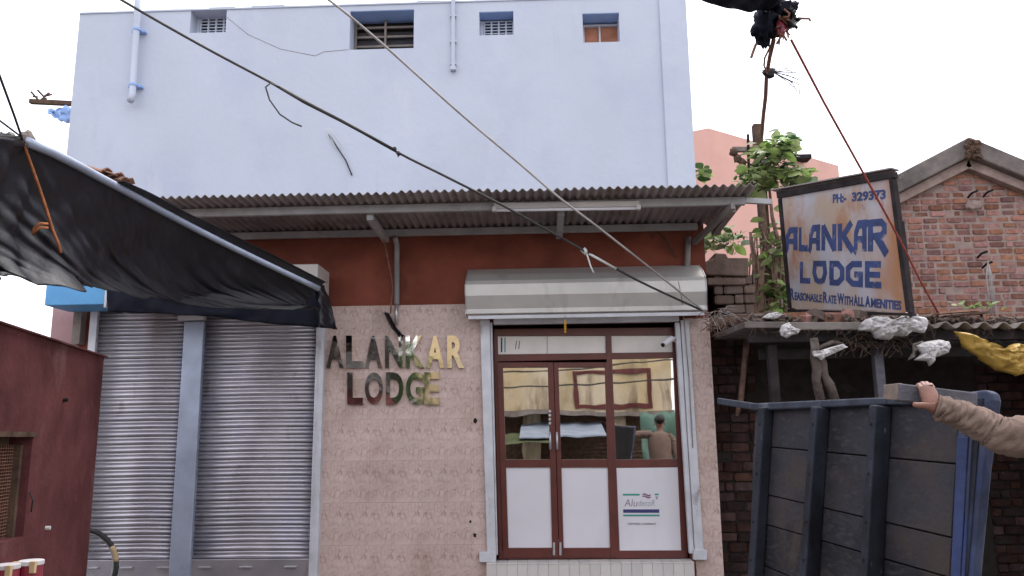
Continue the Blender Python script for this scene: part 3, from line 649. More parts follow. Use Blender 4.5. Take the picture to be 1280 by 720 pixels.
# tube light under the front beam
tl = thing('tube_light', 'unlit tube light batten under the front beam of the awning', 'light', P(708, 258, -1.14))
k = MB(); k.pp([(617, 253.5), (799, 251), (799, 258), (617, 261)], -1.05, -1.008); B(k, 'batten', M['cream'], tl, bev=.004)
k = MB(); k.tube([P(620, 263, -1.06), P(796, 260.5, -1.06)], .014, 10); B(k, 'tube', M['white_panel'], tl, smooth=True)
for x, y in ((618, 262), (798, 259.5)):
    k = MB(); c = P(x, y, -1.06); k.box(c.x-.02, c.x+.02, -1.08, -1.03, c.z-.02, c.z+.025); B(k, 'lamp_holder', M['cream'], tl, bev=.003)
# cctv
cc = thing('security_camera', 'small white security camera at top right of the doorway', 'camera', P(836, 425, -.02))
k = MB(); k.tube([P(829, 431, -.16), P(840, 423, -.06)], .03, 12); B(k, 'camera_body', M['white_panel'], cc, smooth=False, bev=.003)
k = MB(); k.tube([P(828, 431.7, -.168), P(829.3, 430.7, -.158)], .02, 10); B(k, 'lens', M['dark'], cc)
k = MB(); k.tube([P(840, 423, -.06), P(844, 424, -.03)], .012, 8); k.tube([P(844, 424, -.03), P(845.5, 424, .0)], .03, 10); B(k, 'mount', M['white_steel'], cc)
# marigold tassel
k = MB()
for i in range(5): k.ball(P(706.5, 402+3.2*i, -.28), .014, 8, 6)
k.tube([P(706.5, 394, -.28), P(706.5, 402, -.28)], .003, 5)
tag(B(k, 'flower_tassel', M['gold'], smooth=True), 'small yellow marigold tassel hanging over the doorway', 'tassel')
# black strip hanging above the letters
k = MB(); pts = [P(482, 391, -.10), P(487, 399, -.12), P(492, 409, -.09), P(499, 418, -.08), P(503, 421, -.07)]
k.grid(lambda u, v: lerp(pts[min(3, int(u*4))], pts[min(3, int(u*4))+1], u*4-min(3, int(u*4)))+Vector(((v-.5)*.055, .02*math.sin(v*9+u*5), .02*nz(u*5, v*3))), 12, 6)
tag(B(k, 'plastic_strip', M['black_plastic'], smooth=True, solid=.003), 'black plastic strip hanging from the pipe above the metal letters', 'strip')
k = MB(); k.tube([P(478, 291, -.3), P(484, 320, -.2), P(490, 350, -.12), P(491, 362, -.1), P(489, 378, -.1), P(488, 392, -.11)], .009, 6)
tag(B(k, 'hanging_cord', M['rope_brown'], smooth=True), 'thin brown cord hanging beside the wall pipe above the metal letters', 'cord')

# ------------------------------------------------------------------ left shutter hood
YH = -.55
hd = thing('shutter_hood', 'blue painted sheet metal hood box over the left shutters', 'hood', P(230, 390, -.3))
k = MB(); a_ = P(58, 352, YH); b_ = P(399, 330, YH); zb_ = P(100, 381, YH).z
k.box(a_.x, P(131, 370, YH).x, YH, -.12, zb_, P(100, 345, YH).z); B(k, 'blue_front', M['sky_blue'], hd, bev=.008)
k = MB(); k.box(P(131, 370, YH).x+.001, P(134, 370, YH).x, YH-.006, -.12, zb_-.03, P(100, 345, YH).z); B(k, 'end_trim', M['white_steel'], hd)
k = MB(); k.box(P(134, 370, YH).x+.001, P(397, 350, YH).x, YH, -.12, zb_, P(390, 330, YH).z); B(k, 'cream_box', M['cream'], hd, bev=.008)
# pink wall stub left of the shutters with grey post
pw = thing('side_wall', 'dull pink plaster wall to the left of the shutters', 'wall', P(84, 560, .2))
k = MB(); k.box(P(63, 420, .0).x, P(101, 400, 0).x-.002, .0, 2, 0, ZA-.01); B(k, 'wall', M['pink_dull'], pw)
k = MB(); k.box(P(91, 420, -.08).x, P(101, 420, -.08).x, -.10, -.001, P(97, 430, -.08).z, P(97, 385, -.08).z); B(k, 'post', M['concrete'], pw)
# timber and cloth at the upper left
tb = thing('balcony_timber', 'broken wooden beam sticking out left of the blue wall', 'beam', P(88, 130, .6))
k = MB(); k.bar(P(38, 127, .6), P(100, 130, .6), .06, .05); B(k, 'beam', M['old_wood'], tb)
k = MB()
for i in range(9): p = P(random.uniform(40, 60), random.uniform(119, 128), .6); k.tube([p, p+Vector((random.uniform(-.08, .08), random.uniform(-.05, .05), random.uniform(-.03, .08)))], .012, 5)
B(k, 'twig', M['old_wood'], tb, kind='stuff')
k = MB(); k.grid(lambda u, v: P(lerp(60, 98, u), lerp(lerp(137, 131, u), lerp(141, 158, u**.7), v), .5)+Vector((0, .05*nz(u*5, v*4, 3), .05*nz(u*6, v*5))), 16, 8)
tag(B(k, 'blue_cloth', M['blue_trim'], smooth=True, solid=.004), 'torn blue cloth hanging below the broken beam beside the blue wall', 'cloth')

# ------------------------------------------------------------------ black tarpaulin
def curve(pts, u):
    n = len(pts)-1; t_ = min(u*n, n-1e-6); i = int(t_); f_ = t_-i
    a = pts[max(i-1, 0)]; b_ = pts[i]; c = pts[i+1]; d = pts[min(i+2, n)]
    return .5*((2*b_)+(c-a)*f_+(2*a-5*b_+4*c-d)*f_*f_+(3*b_-a-3*c+d)*f_**3)
top = [P(-70, 186, -5.2), P(22, 175, -4.6), P(130, 226, -3.6), P(217, 273, -2.7), P(304, 317, -1.95), P(397, 361, -1.25)]
bot = [P(-90, 338, -5.2), P(-5, 345, -4.7), P(85, 357, -4.0), P(150, 366, -3.2), P(250, 381, -2.2), P(400, 386, -1.3)]
tp = thing('black_tarpaulin', 'black plastic tarpaulin canopy sagging from a pole in front of the left shutters', 'tarpaulin', bot[2]+Vector((0, 0, 0)))
def tarp(u, v):
    a = curve(top, u); b_ = curve(bot, u); p = lerp(a, b_, v)
    sag = math.sin(math.pi*v)*.14
    p += Vector((-sag*.8, 0, -sag*.5))
    s = u*6+v*1.5
    amp = (.05*min(1, v*2.2)+.006)
    p += Vector((.6, .5, -.5))*amp*(1.1*nz(s*1.6, v*.8, 1)+1.0*abs(nz(u*13-v*6, v*1.6, 4))+.75*nz(u*26-v*12, v*2.4, 8)+.35*nz(u*60-v*16, v*5, 9))
    # pleats fanning from the tied head, bunch where the rope pulls
    fan = max(0, 1-abs(u-.2)/.2)*min(1, v*3)*(1-.5*v); p += Vector((.5, .6, -.2))*.035*fan*math.sin(u*105+1.5*nz(v*3, u*8))
    g_ = math.exp(-((u-.36-.08*(v-.7))/.05)**2)*max(0, v-.25); p += Vector((.09, .05, -.03))*g_
    p.z += .012*nz(u*18, 2.2)*v**3
    return p
k = MB(); k.grid(tarp, 170, 70); B(k, 'sheet', M['black_plastic'], tp, smooth=True, solid=.003)
def fold(u, v):
    u = lerp(.42, 1, u); g_ = math.sin(math.pi*min(1, (u-.42)*1.3))
    return curve(top, u)+Vector((.02+.06*v, .03*v, .014+(.012+.05*g_)*math.sin(v*2.0)+.012*v*nz(u*9, v*2)))
k = MB(); k.grid(fold, 60, 6); B(k, 'top_fold', M['black_plastic'], tp, smooth=True, solid=.003)
pl = [curve(top, lerp(.22, 1, u/14))+Vector((.012, -.01, .0)) for u in range(15)]
k = MB(); k.tube(pl, .026, 10); B(k, 'pole', M['shutter_post'], tp, smooth=True)
# props that hold the pole, out of frame at the left
k = MB(); p = top[1]+Vector((0, .03, .0)); q_ = top[0]+Vector((-.5, -.3, 0)); k.tube([p, q_], .03, 8); k.tube([Vector((q_.x, q_.y, 0)), q_], .035, 8); B(k, 'prop_pole', M['dark_frame'], tp, smooth=True)
# stones on the tarp head
k = MB(); k.ball(P(34, 172, -4.5), .035, 8, 6, .4, 3); tag(B(k, 'stone', M['concrete']), 'small grey stone on top of the black tarpaulin', 'stone')
k = MB()
for i in range(9): k.ball(P(random.uniform(-4, 14), random.uniform(170, 186), -4.55), .03, 8, 6, .8, i)
tag(B(k, 'plastic_knot', M['black_plastic'], smooth=True), 'bunched black plastic knot at the left end of the tarpaulin', 'knot')
# dark blue valance hanging over hood
vt = [(133, 358), (200, 368), (270, 378), (340, 378), (398, 352)]; vb = [(134, 390), (200, 392), (270, 396), (340, 405), (420, 411)]
def val(u, v):
    t_ = u*4; i = min(3, int(t_)); f_ = t_-i
    x = lerp(lerp(vt[i][0], vt[i+1][0], f_), lerp(vb[i][0], vb[i+1][0], f_), v); y = lerp(lerp(vt[i][1], vt[i+1][1], f_), lerp(vb[i][1], vb[i+1][1], f_), v)
    p = P(x, y, -.72); p.y += .05*nz(u*9, v*1.2, 5)+.02*nz(u*24, v*2); return p
k = MB(); k.grid(val, 60, 10); tag(B(k, 'dark_valance', M['navy_plastic'], smooth=True, solid=.003), 'dark navy plastic sheet hanging along the shutter hood under the tarpaulin', 'sheet')
def bunch(u, v):
    a = P(lerp(392, 404, v), lerp(352, 356, v), -.8); b_ = P(lerp(396, 421, v), lerp(408, 411, v), -.8); p = lerp(a, b_, u)
    p.y += .07*math.sin(v*7+u*2)+.04*nz(u*4, v*5, 2); p.x += .03*nz(u*5, v*3, 7); return p
k = MB(); k.grid(bunch, 18, 16); tag(B(k, 'plastic_bunch', M['black_plastic'], smooth=True, solid=.003), 'crumpled black plastic end hanging from the tip of the tarpaulin pole', 'plastic')
# ropes on the tarp
def rope(name, pts, r, m, label, cat='rope', n=6):
    k = MB(); k.tube(pts, r, n); return tag(B(k, name, M[m], smooth=True), label, cat)
rope('rope', [P(28, 172, -4.55), P(33, 190, -4.5), P(48, 232, -4.4), P(58, 262, -4.35), P(66, 288, -4.3), P(72, 302, -4.28), P(76, 316, -4.25)], .008, 'rope_orange', 'orange rope hanging down over the black tarpaulin')
rope('rope', [P(60, 280, -4.37), P(50, 279, -4.4), P(42, 286, -4.4), P(41, 293, -4.4), P(50, 284, -4.4), P(60, 285, -4.37)], .007, 'rope_orange', 'orange rope loop knotted on the black tarpaulin')
rope('cable', [P(-30, 20, -5.5), P(0, 96, -5.0), P(18, 145, -4.75), P(30, 180, -4.56)], .006, 'cable', 'thin dark cable dropping to the left end of the black tarpaulin', 'cable')
rope('cable', [P(-20, 138, -5.0), P(0, 151, -4.8), P(28, 172, -4.56)], .005, 'cable', 'short thin cable meeting the tarpaulin from the left edge of the picture', 'cable')
# terracotta heap behind the tarp
for i, (x, y, rz) in enumerate(((118, 214, .3), (127, 217, -.2), (135, 219, .6), (143, 222, 0), (150, 225, -.4), (156, 228, .2), (140, 226, .9))):
    c = P(x, y, -1.0+.04*i)
    k = MB(); k.grid(lambda u, v: Vector(((u-.5)*.16, (v-.5)*.12, .03*math.sin(math.pi*v))), 6, 6)
    o = B(k, 'roof_tile', M['terracotta'], origin=(0, 0, 0), solid=.012); o.location = c; o.rotation_euler = (.2*math.sin(i*2), .25*math.cos(i*3), rz)
    tag(o, ('leftmost terracotta tile of the heap left of the awning', 'second terracotta tile from the left in the heap', 'terracotta tile third from the left in the heap, turned askew', 'terracotta tile in the middle of the heap left of the awning', 'terracotta tile second from the right in the heap', 'rightmost terracotta tile of the heap beside the awning', 'lowest terracotta tile at the front of the heap, turned sideways')[i], 'roof tile', 'roof tiles heaped on the awning end')
k = MB(); a_ = P(105, 216, -1.1); b_ = P(178, 240, -.9); k.bar(a_+Vector((0, 0, -.03)), b_+Vector((0, 0, -.05)), .4, .03); tag(B(k, 'plank', M['old_wood']), 'old plank under the terracotta tile heap left of the awning', 'plank')

# ------------------------------------------------------------------ maroon kiosk at the left
c1 = P(130, 447, -1.7); zk = c1.z
lo, hi = -7.5, -1.8
for _ in range(60):
    md = (lo+hi)/2
    if P(0, 405, md).z < zk: lo = md
    else: hi = md
c0 = P(0, 405, lo); dk = (c0-c1); dk.z = 0; dk.normalize(); far = Vector((c1.x, c1.y, 0)); near = far+dk*4.3
nk = Vector((-dk.y, dk.x, 0)); nk = nk if nk.x > 0 else -nk
kiosk = thing('kiosk', 'maroon plastered kiosk wall with a wire mesh window at lower left', 'kiosk', far-nk*.5)
def kp(px, py, w=0): return RP(px, py, far+nk*w, nk)
wq = [kp(-75, 548), kp(41, 546), kp(37, 668), kp(-75, 672)]
d_of = lambda p: (p-far).dot(dk)
d0, d1 = d_of(wq[1]), d_of(wq[0]); zw0, zw1 = wq[2].z, wq[1].z
def kbox(mb, da, db, wa, wb, za, zb):
    q = [far+dk*da+nk*wa, far+dk*db+nk*wa, far+dk*db+nk*wb, far+dk*da+nk*wb]
    mb.hexa([p+Vector((0, 0, za)) for p in q], [p+Vector((0, 0, zb)) for p in q])
k = MB(); kbox(k, 0, d0, -.2, 0, 0, zk); kbox(k, d1, 4.3, -.2, 0, 0, zk); kbox(k, d0, d1, -.2, 0, 0, zw0); kbox(k, d0, d1, -.2, 0, zw1, zk)
B(merged(k), 'wall', M['maroon'], kiosk)
k = MB(); kbox(k, 0, .2, -1.6, -.2, 0, zk-.001); kbox(k, 4.1, 4.3, -1.6, -.2, 0, zk-.001); kbox(k, .2, 4.1, -1.6, -1.45, 0, zk-.001); B(k, 'back_wall', M['maroon'], kiosk)
k = MB(); kbox(k, -.03, 4.33, -1.63, .025, zk+.0005, zk+.012); B(k, 'roof', M['maroon'], kiosk)
k = MB(); kbox(k, d0+.02, d1-.02, -.16, -.13, zw1-.05, zw1-.001); kbox(k, d0+.001, d0+.04, -.14, -.05, zw0, zw1-.051); kbox(k, d0-.02, d1, -.01, .018, zw1-.001, zw1+.03)
win = B(k, 'window_frame', M['old_wood'], kiosk)
k = MB(); n = 34
for i in range(n): d = lerp(d0+.04, d1, i/n); kbox(k, d-.003, d+.003, -.10, -.094, zw0, zw1-.05)
for i in range(28): z = lerp(zw0, zw1-.05, i/28); kbox(k, d0+.04, d1, -.0935, -.088, z-.003, z+.003)
B(k, 'wire_mesh', M['rope_brown'], win, kind='stuff')
k = MB(); kbox(k, d0+.04, d1-.02, -.19, -.17, zw0, zw1-.05); B(k, 'shutter_board', M['old_wood'], win)
for px_, py_ in ((79, 500), (57, 660)):
    k = MB(); c = kp(px_, py_, 0); k.tube([c, c+nk*.03], .014, 6); B(k, 'peg', M['dark'] if py_ < 600 else M['white_thread'], kiosk)
k = MB(); c = [kp(38, 615, .01), kp(41, 625, .03), kp(39, 640, .015)]; k.tube(c, .005, 5); B(k, 'hook', M['rubber'], kiosk)

# jars on a little table
tj = thing('table', 'small wooden table by the kiosk just below the picture edge', 'table', (P(18, 740, -4.45).x, -4.45, 0))
zj = P(18, 735, -4.45).z; cx = P(18, 740, -4.45).x
k = MB(); k.box(cx-.35, cx+.22, -4.65, -4.2, zj-.03, zj); B(k, 'table_top', M['old_wood'], tj, bev=.004)
for sx, sy in ((-.32, -4.62), (.19, -4.62), (-.32, -4.24), (.19, -4.24)):
    k = MB(); k.box(cx+sx-.02, cx+sx+.02, sy-.02, sy+.02, 0, zj-.031); B(k, 'leg', M['old_wood'], tj)
for px_, py_, Y, lb in ((39, 700, -4.4, 'maroon plastic jar with taped clear lid, right one on the table'), (9, 705, -4.5, 'maroon plastic jar with taped clear lid, left one on the table')):
    c = P(px_, py_, Y); j = thing('jar', lb, 'jar', (c.x, Y, zj), 'jars on the small table')
    r_ = .052; k = MB(); k.tube([(c.x, Y, zj), (c.x, Y, zj+.02), (c.x, Y, c.z-.02)], [r_*.92, r_, r_], 20); B(k, 'jar_body', M['jar'], j, smooth=False)
    k = MB(); k.tube([(c.x, Y, c.z-.0195), (c.x, Y, c.z-.002), (c.x, Y, c.z)], [r_*1.06, r_*1.06, r_*.95], 20); B(k, 'lid', M['plastic_white'], j)
    for s_ in (-1, 1): k = MB(); k.box(c.x+s_*r_*.78-.012, c.x+s_*r_*.78+.012, Y-.056, Y-.038, c.z-.05, c.z+.0); B(k, 'tape', M['tape'], j)

# ------------------------------------------------------------------ bicycle behind the kiosk corner
bc = thing('bicycle', 'black bicycle parked against the left shutters behind the kiosk corner', 'bicycle', (P(103, 700, -.75).x, -.75, .036))
wc = P(103, 693, -.75); wc.z = .036+.345
def circ(c, r, n=40): return [Vector((c.x+r*math.cos(2*math.pi*i/n), c.y, c.z+r*math.sin(2*math.pi*i/n))) for i in range(n+1)]
for c in (wc, wc+Vector((-1.05, 0, 0))):
    k = MB(); k.tube(circ(c, .323), .022, 10, False); ty = B(k, 'tyre', M['rubber'], bc, smooth=True)
    k = MB(); k.tube(circ(c, .298), .010, 8, False); B(k, 'rim', M['steel'], bc, smooth=True)
    for i in range(20):
        a_ = 2*math.pi*i/20; k = MB(); k.tube([c+Vector((.02*math.cos(a_+1), 0, .02*math.sin(a_+1))), c+Vector((.295*math.cos(a_), 0, .295*math.sin(a_)))], .0015, 4); B(k, 'spoke', M['steel'], bc)
    k = MB(); k.tube([c+Vector((0, -.05, 0)), c+Vector((0, .05, 0))], .02, 10); B(k, 'hub', M['steel'], bc)
k = MB(); k.tube([wc+Vector((.323*math.cos(t_), 0, .323*math.sin(t_))) for t_ in [R(8+5*i) for i in range(6)]], .0235, 10); B(k, 'tape_wrap', M['tape'], bc, smooth=True)
bb = wc+Vector((-.62, 0, -.04)); hd_ = wc+Vector((-.22, 0, .48)); st_ = wc+Vector((-.75, 0, .50)); rw = wc+Vector((-1.05, 0, 0))
k = MB()
for a_, b_ in ((bb, hd_), (st_, hd_), (bb, st_), (rw, st_), (rw, bb)): k.tube([a_, b_], .016, 8)
B(k, 'frame', M['rubber'], bc, smooth=True)
k = MB(); k.tube([wc+Vector((0, .05, 0)), hd_+Vector((.02, .03, -.1)), hd_+Vector((-.02, 0, .12))], .012, 8); k.tube([wc+Vector((0, -.05, 0)), hd_+Vector((.02, -.03, -.1))], .012, 8); B(k, 'fork', M['rubber'], bc, smooth=True)
k = MB(); h = hd_+Vector((-.03, 0, .16)); k.tube([h+Vector((-.16, -.26, 0)), h+Vector((0, -.2, .02)), h, h+Vector((0, .2, .02)), h+Vector((-.16, .26, 0))], .012, 8); B(k, 'handlebar', M['steel'], bc, smooth=True)
k = MB(); k.ball(st_+Vector((-.02, 0, .10)), .13, 12, 8, sc=(1, .6, .3)); B(k, 'saddle', M['rubber'], bc, smooth=True)

# ------------------------------------------------------------------ ruined brick wall, brick pier, stall
def bricks(parent, x0, x1, z0, z1, yf, L_, H_, m, keep=lambda x, z: True, jit=.006, miss=0, gap=.012):
    z = z0; row = 0; n = 0
    proto = None
    while z < z1:
        x = x0-(L_/2 if row % 2 else 0); 
        while x < x1:
            full = random.random() > .25
            w_ = L_ if full else L_*.48
            xa_, xb_ = max(x, x0), min(x+w_, x1)
            if xb_-xa_ > .03 and keep((xa_+xb_)/2, z+H_/2) and random.random() >= miss:
                if proto is None:
                    k = MB(); k.box(-.5, .5, -.5, .5, -.5, .5); proto = B(k, 'brick', m, parent, origin=(0, 0, 0), bev=0); o = proto
                    me = o.data; bm = bmesh.new(); bm.from_mesh(me)
                    bmesh.ops.bevel(bm, geom=bm.edges[:], offset=.09, segments=2, affect='EDGES'); bm.to_mesh(me); bm.free()
                else: o = proto.copy(); COL.objects.link(o)
                dy = random.uniform(-jit, jit)
                g_ = gap*random.uniform(.8, 1.3)
                o.scale = (xb_-xa_-g_, .08, (H_-g_)*random.uniform(.9, 1.04)); o.location = Vector(((xa_+xb_)/2, yf+.03+dy, z+H_/2+random.uniform(-.004, .004)))-wof(parent)
                o.rotation_euler = (random.uniform(-.02, .02), random.uniform(-.02, .02), random.uniform(-.03, .03)); n += 1
            x += w_
        z += H_; row += 1
    return n
# pier beside the tiles, continuing as the back wall of the stall
xa, xb = XR2+.004, P(1420, 560, .2).x; ztop = P(960, 404, .15).z
bw = thing('brick_wall', 'old brick wall behind the stall beside the tiled entrance, coloured dark for shade', 'wall', ((xa+xb)/2, .3, 0))
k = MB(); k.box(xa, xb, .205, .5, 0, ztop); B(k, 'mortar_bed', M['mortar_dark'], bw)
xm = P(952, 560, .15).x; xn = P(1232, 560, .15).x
bricks(bw, xa+.005, xm, .04, ztop-.02, .19, .19, .098, M['brick_shaded'], miss=.05, jit=.012)
bricks(bw, xn, xn+.85, .04, ztop-.5, .19, .22, .088, M['brick_shaded'], miss=.03, jit=.01)
# plaster smear and dry stem on pier
k = MB(); k.tube([P(936, 400, .05), P(931, 450, .07), P(926, 500, .08), P(921, 520, .09)], [.035, .03, .03, .02], 8); tag(B(k, 'dry_root', M['bark'], smooth=True), 'dry brown root running down the shade darkened brick wall beside the tiles', 'root')
# ruined wall on top
rz = thing('ruined_wall', 'crumbling brick wall with a concrete slab on top next to the awning', 'wall', P(912, 400, .3))
rx0, rx1 = P(881, 380, .2).x, P(946, 380, .2).x; rz0, rz1 = ztop+.002, P(910, 348, .2).z
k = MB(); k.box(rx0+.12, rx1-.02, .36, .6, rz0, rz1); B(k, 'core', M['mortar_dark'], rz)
bricks(rz, rx0+.10, rx1, rz0, rz1-.05, .20, .21, .105, M['ruin'], jit=.03, miss=.04, keep=lambda x, z: not (x < rx0+.2 and z < rz0+.3))
k = MB(); k.pp([(874, 343), (874, 330), (893, 322), (893, 316), (908, 317), (910, 322), (936, 322), (936, 345)], .12, .55); B(k, 'concrete_slab', M['ruin'], rz, bev=.015)
for x0_, y0_, x1_, y1_ in ((884, 347, 932, 356), (886, 399, 910, 408), (912, 392, 938, 401)):
    k = MB(); k.rect(x0_, y0_, x1_, y1_, .14, .4); B(k, 'brick', M['ruin'], rz, bev=.012)

# stall
YR = -1.15
stall = thing('street_stall', 'low street stall with a patched slab and corrugated sheet roof, right of the lodge', 'stall', (P(1090, 560, -.6).x, -.6, 0))
def slab(pxa, pxb, yt, yb, m, name, tilt=0):
    a_ = P(pxa, yt, YR); b_ = P(pxb, yt, YR); h = P(pxa, yb, YR).z
    k = MB(); k.hexa([(a_.x, YR, a_.z), (b_.x, YR, b_.z), (b_.x, YR, b_.z-(a_.z-h)), (a_.x, YR, h)], [(a_.x, .16, a_.z+.05), (b_.x, .16, b_.z+.05), (b_.x, .16, b_.z+.05-(a_.z-h)), (a_.x, .16, h+.05)]); return B(k, name, m, stall, bev=.008)
slab(930, 982, 402, 410, M['coping'], 'roof_slab'); slab(984, 1078, 402.5, 412.5, M['asbestos'], 'roof_slab'); slab(1079, 1157, 402, 411, M['concrete'], 'roof_slab')
xa, xb = P(1157, 405, YR).x, P(1400, 405, YR).x; za = P(1157, 407, YR).z; zb = P(1280, 410, YR).z
k = MB(); k.grid(lambda u, v: Vector((lerp(xa, xb, u), lerp(YR-.05, .16, v), lerp(za, zb, u)+.05*v+.026*math.sin(lerp(xa, xb, u)*2*math.pi/.165))), 110, 4); B(k, 'roof_sheet', M['asbestos'], stall, smooth=True, solid=.009)
k = MB(); k.bar((P(935, 417, YR+.1).x, YR+.12, za-.075), (xb, YR+.12, za-.085), .08, .08); B(k, 'roof_beam', M['dark_frame'], stall, bev=.005)  # beam, rail and outer posts coloured dark for the shade under the roof
for px_ in (966, 1098, 1330):
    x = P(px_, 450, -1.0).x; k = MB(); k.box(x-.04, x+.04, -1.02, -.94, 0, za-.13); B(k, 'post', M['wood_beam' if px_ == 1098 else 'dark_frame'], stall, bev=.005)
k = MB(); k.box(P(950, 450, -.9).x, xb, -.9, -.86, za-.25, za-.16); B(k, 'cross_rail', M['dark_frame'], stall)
k = MB(); k.box(xb-.05, xb, -1.0, .16, 0, za-.12); B(k, 'end_wall', M['old_wood'], stall)

# loose bricks on the stall roof
for i, (x, y, rzt, w_) in enumerate(((968, 398, .2, .2), (990, 396, -.3, .2), (1006, 395, .7, .2), (1022, 394, .35, .22), (1041, 393, .1, .24), (1062, 396, -.2, .2), (1075, 392, .5, .22))):
    c = P(x, y, -.92); zb_ = P(1040, 402, YR).z+.004
    k = MB(); k.box(-w_/2, w_/2, -.055, .055, -.04, .04); o = B(k, 'loose_brick', M['brick' if i % 3 else 'ruin'], origin=(0, 0, 0), bev=.006)
    o.location = (c.x, -.98, zb_+.055); o.rotation_euler = (random.uniform(-.45, .45), random.uniform(-.35, .35), rzt)
    tag(o, ('leftmost loose brick on the stall roof, under the left edge of the sign', 'second loose brick from the left on the stall roof below the sign', 'loose brick turned askew, third from the left below the sign', 'grey loose brick fourth from the left below the painted sign',
        'loose brick below the middle of the painted sign on the stall roof', 'loose brick below the right half of the painted sign', 'grey loose brick beside the white plastic sheet on the stall roof', 'loose brick just right of the white plastic sheet', 'rightmost loose brick on the corrugated part of the stall roof')[i], 'brick', 'loose bricks on the stall roof')
# boards and straw debris on right of roof
for i, (xa_, ya_, xb_, yb_) in enumerate(((1170, 392, 1222, 388), (1180, 396, 1232, 391), (1160, 398, 1205, 396), (1150, 399, 1180, 402))):
    k = MB(); k.bar(P(xa_, ya_, -1.02+.04*i), P(xb_, yb_, -.95+.04*i), .09, .016); tag(B(k, 'broken_board', M['old_wood' if i % 2 else 'terracotta']), ('long reddish board uppermost on the corrugated stall roof', 'longest brown board on the corrugated stall roof, furthest right', 'reddish board at the left edge of the corrugated sheet', 'shortest brown board beside the white plastic sheet')[i], 'board', 'broken boards on the stall roof')
k = MB()
for i in range(170):
    x = random.uniform(882, 960); y = random.gauss(402, 5)-.05*(x-920); c = P(x, y, random.uniform(-.5, -.1)); d = Vector((random.uniform(-.14, .14), random.uniform(-.1, .1), random.uniform(-.09, .05))); k.tube([c, c+d*.5+Vector((0, 0, .02)), c+d], .004, 4)
tag(B(k, 'straw_litter', M['bark']), 'tangle of dry twigs and straw between the entrance and the stall roof', 'twigs', kind='stuff')
k = MB()
for i in range(26):
    x = random.uniform(882, 912); c = P(x, random.uniform(388, 402), -.35); d = Vector((random.uniform(-.1, .16), random.uniform(-.06, .06), random.uniform(-.12, .06))); k.tube([c, c+d*.5+Vector((0, 0, .03)), c+d], .004, 4)
tag(B(k, 'wire_tangle', M['cable_pale']), 'tangle of pale wire ends at the right end of the shutter box', 'wires', kind='stuff')

# plastic bags and branches
def rag(name, zout, Y, m, label, cat, bulge=.09, crease=.05, seed=0, solid=.004, par=None):
    """thin crumpled sheet: an irregular outline, pillowed towards the street with sharp creases"""
    out = [(960+x/3.6, 350+y/3.6) for x, y in zout]; n = len(out); cx = sum(p[0] for p in out)/n; cy = sum(p[1] for p in out)/n
    N = n*5; k = MB(); vs = []; NR = 16
    for r_ in range(NR+1):
        for t_ in range(N):
            i = t_//5; f = (t_ % 5)/5; f = f*f*(3-2*f); a = out[i]; b = out[(i+1) % n]; r = max(.02, (r_/NR)**.8)
            x = cx+(lerp(a[0], b[0], f)-cx)*r; y = cy+(lerp(a[1], b[1], f)-cy)*r
            u, v = x*.045, y*.06
            d = bulge*math.sqrt(max(0, 1-r*r))+crease*(1.1-1.6*abs(nz(u*2.0+v*.8, v*1.4-u*.5, seed))-1.2*abs(nz(u*4.2-v*2.2, v*3+u, seed+5)))+.012*nz(u*11, v*11, seed)
            vs.append(P(x, y, Y)-Vector((0, d, 0)))
    fs = [(r_*N+t_, r_*N+(t_+1) % N, (r_+1)*N+(t_+1) % N, (r_+1)*N+t_) for r_ in range(NR) for t_ in range(N)]+[tuple(range(N))]
    k.add(vs, fs); o = B(k, name, M[m], par, smooth=True, solid=solid)
    return o if par else tag(o, label, cat)
rag('plastic_bag', [(405, 207), (430, 180), (480, 166), (510, 170), (540, 192), (600, 165), (625, 143), (662, 160), (700, 172), (714, 215), (690, 240), (640, 233), (612, 255), (560, 253), (540, 272), (482, 264), (458, 236), (410, 226)], -1.24, 'plastic_white', 'large crumpled white plastic sheet draped over the stall roof edge', 'bag', .11, .055, 2)
rag('plastic_bag', [(650, 362), (684, 335), (662, 300), (690, 283), (722, 276), (762, 270), (802, 280), (815, 304), (800, 330), (758, 346), (728, 352), (722, 388), (706, 366)], -1.22, 'plastic_white', 'small white knotted plastic bag hanging under the stall roof edge', 'bag', .11, .03, 9)
rag('plastic_bag', [(50, 232), (58, 206), (88, 194), (104, 214), (140, 226), (128, 244), (100, 250), (80, 264), (56, 252)], -1.2, 'plastic_white', 'small grey white plastic lump at the left corner of the stall roof slab', 'bag', .06, .04, 14)
rag('grey_rag', [(640, 290), (690, 275), (705, 300), (670, 312), (655, 345), (630, 362), (640, 325)], -1.16, 'asbestos', 'grey rag hanging beside the knotted white bag under the stall roof', 'rag', .04, .05, 17)
rag('plastic_scrap', [(0, 152), (40, 146), (66, 158), (50, 172), (10, 178), (-30, 172)], -1.05, 'plastic_white', 'pale plastic scrap lying at the left end of the stall roof', 'plastic', .03, .03, 21)
k = MB()
for pts in ([(205, 262), (214, 310), (208, 352), (222, 400), (216, 446), (236, 540)], [(222, 338), (244, 372), (252, 430), (276, 470), (302, 540)]):
    k.tube([P(960+x/3.6, 350+y/3.6, -1.22-.006*i_) for i_, (x, y) in enumerate(pts)], [(.034, .040, .036, .043, .038, .040)[i_] for i_ in range(len(pts))], 10)
k.tube([P(1052, 430, -1.15), P(1040, 428, -1.2), P(1018, 438, -1.25)], .02, 8)
tag(B(k, 'branch_bundle', M['grey_bark'], smooth=True), 'cut crooked branches hanging under the stall roof behind the cart', 'branches')
rag('plastic_wrap', [(196, 322), (236, 318), (272, 306), (338, 288), (352, 304), (300, 328), (258, 346), (234, 362), (222, 350), (200, 346)], -1.29, 'plastic_white', 'pale plastic wrapping tied round the cut branches', 'wrapping', .04, .03, 33)
k = MB()
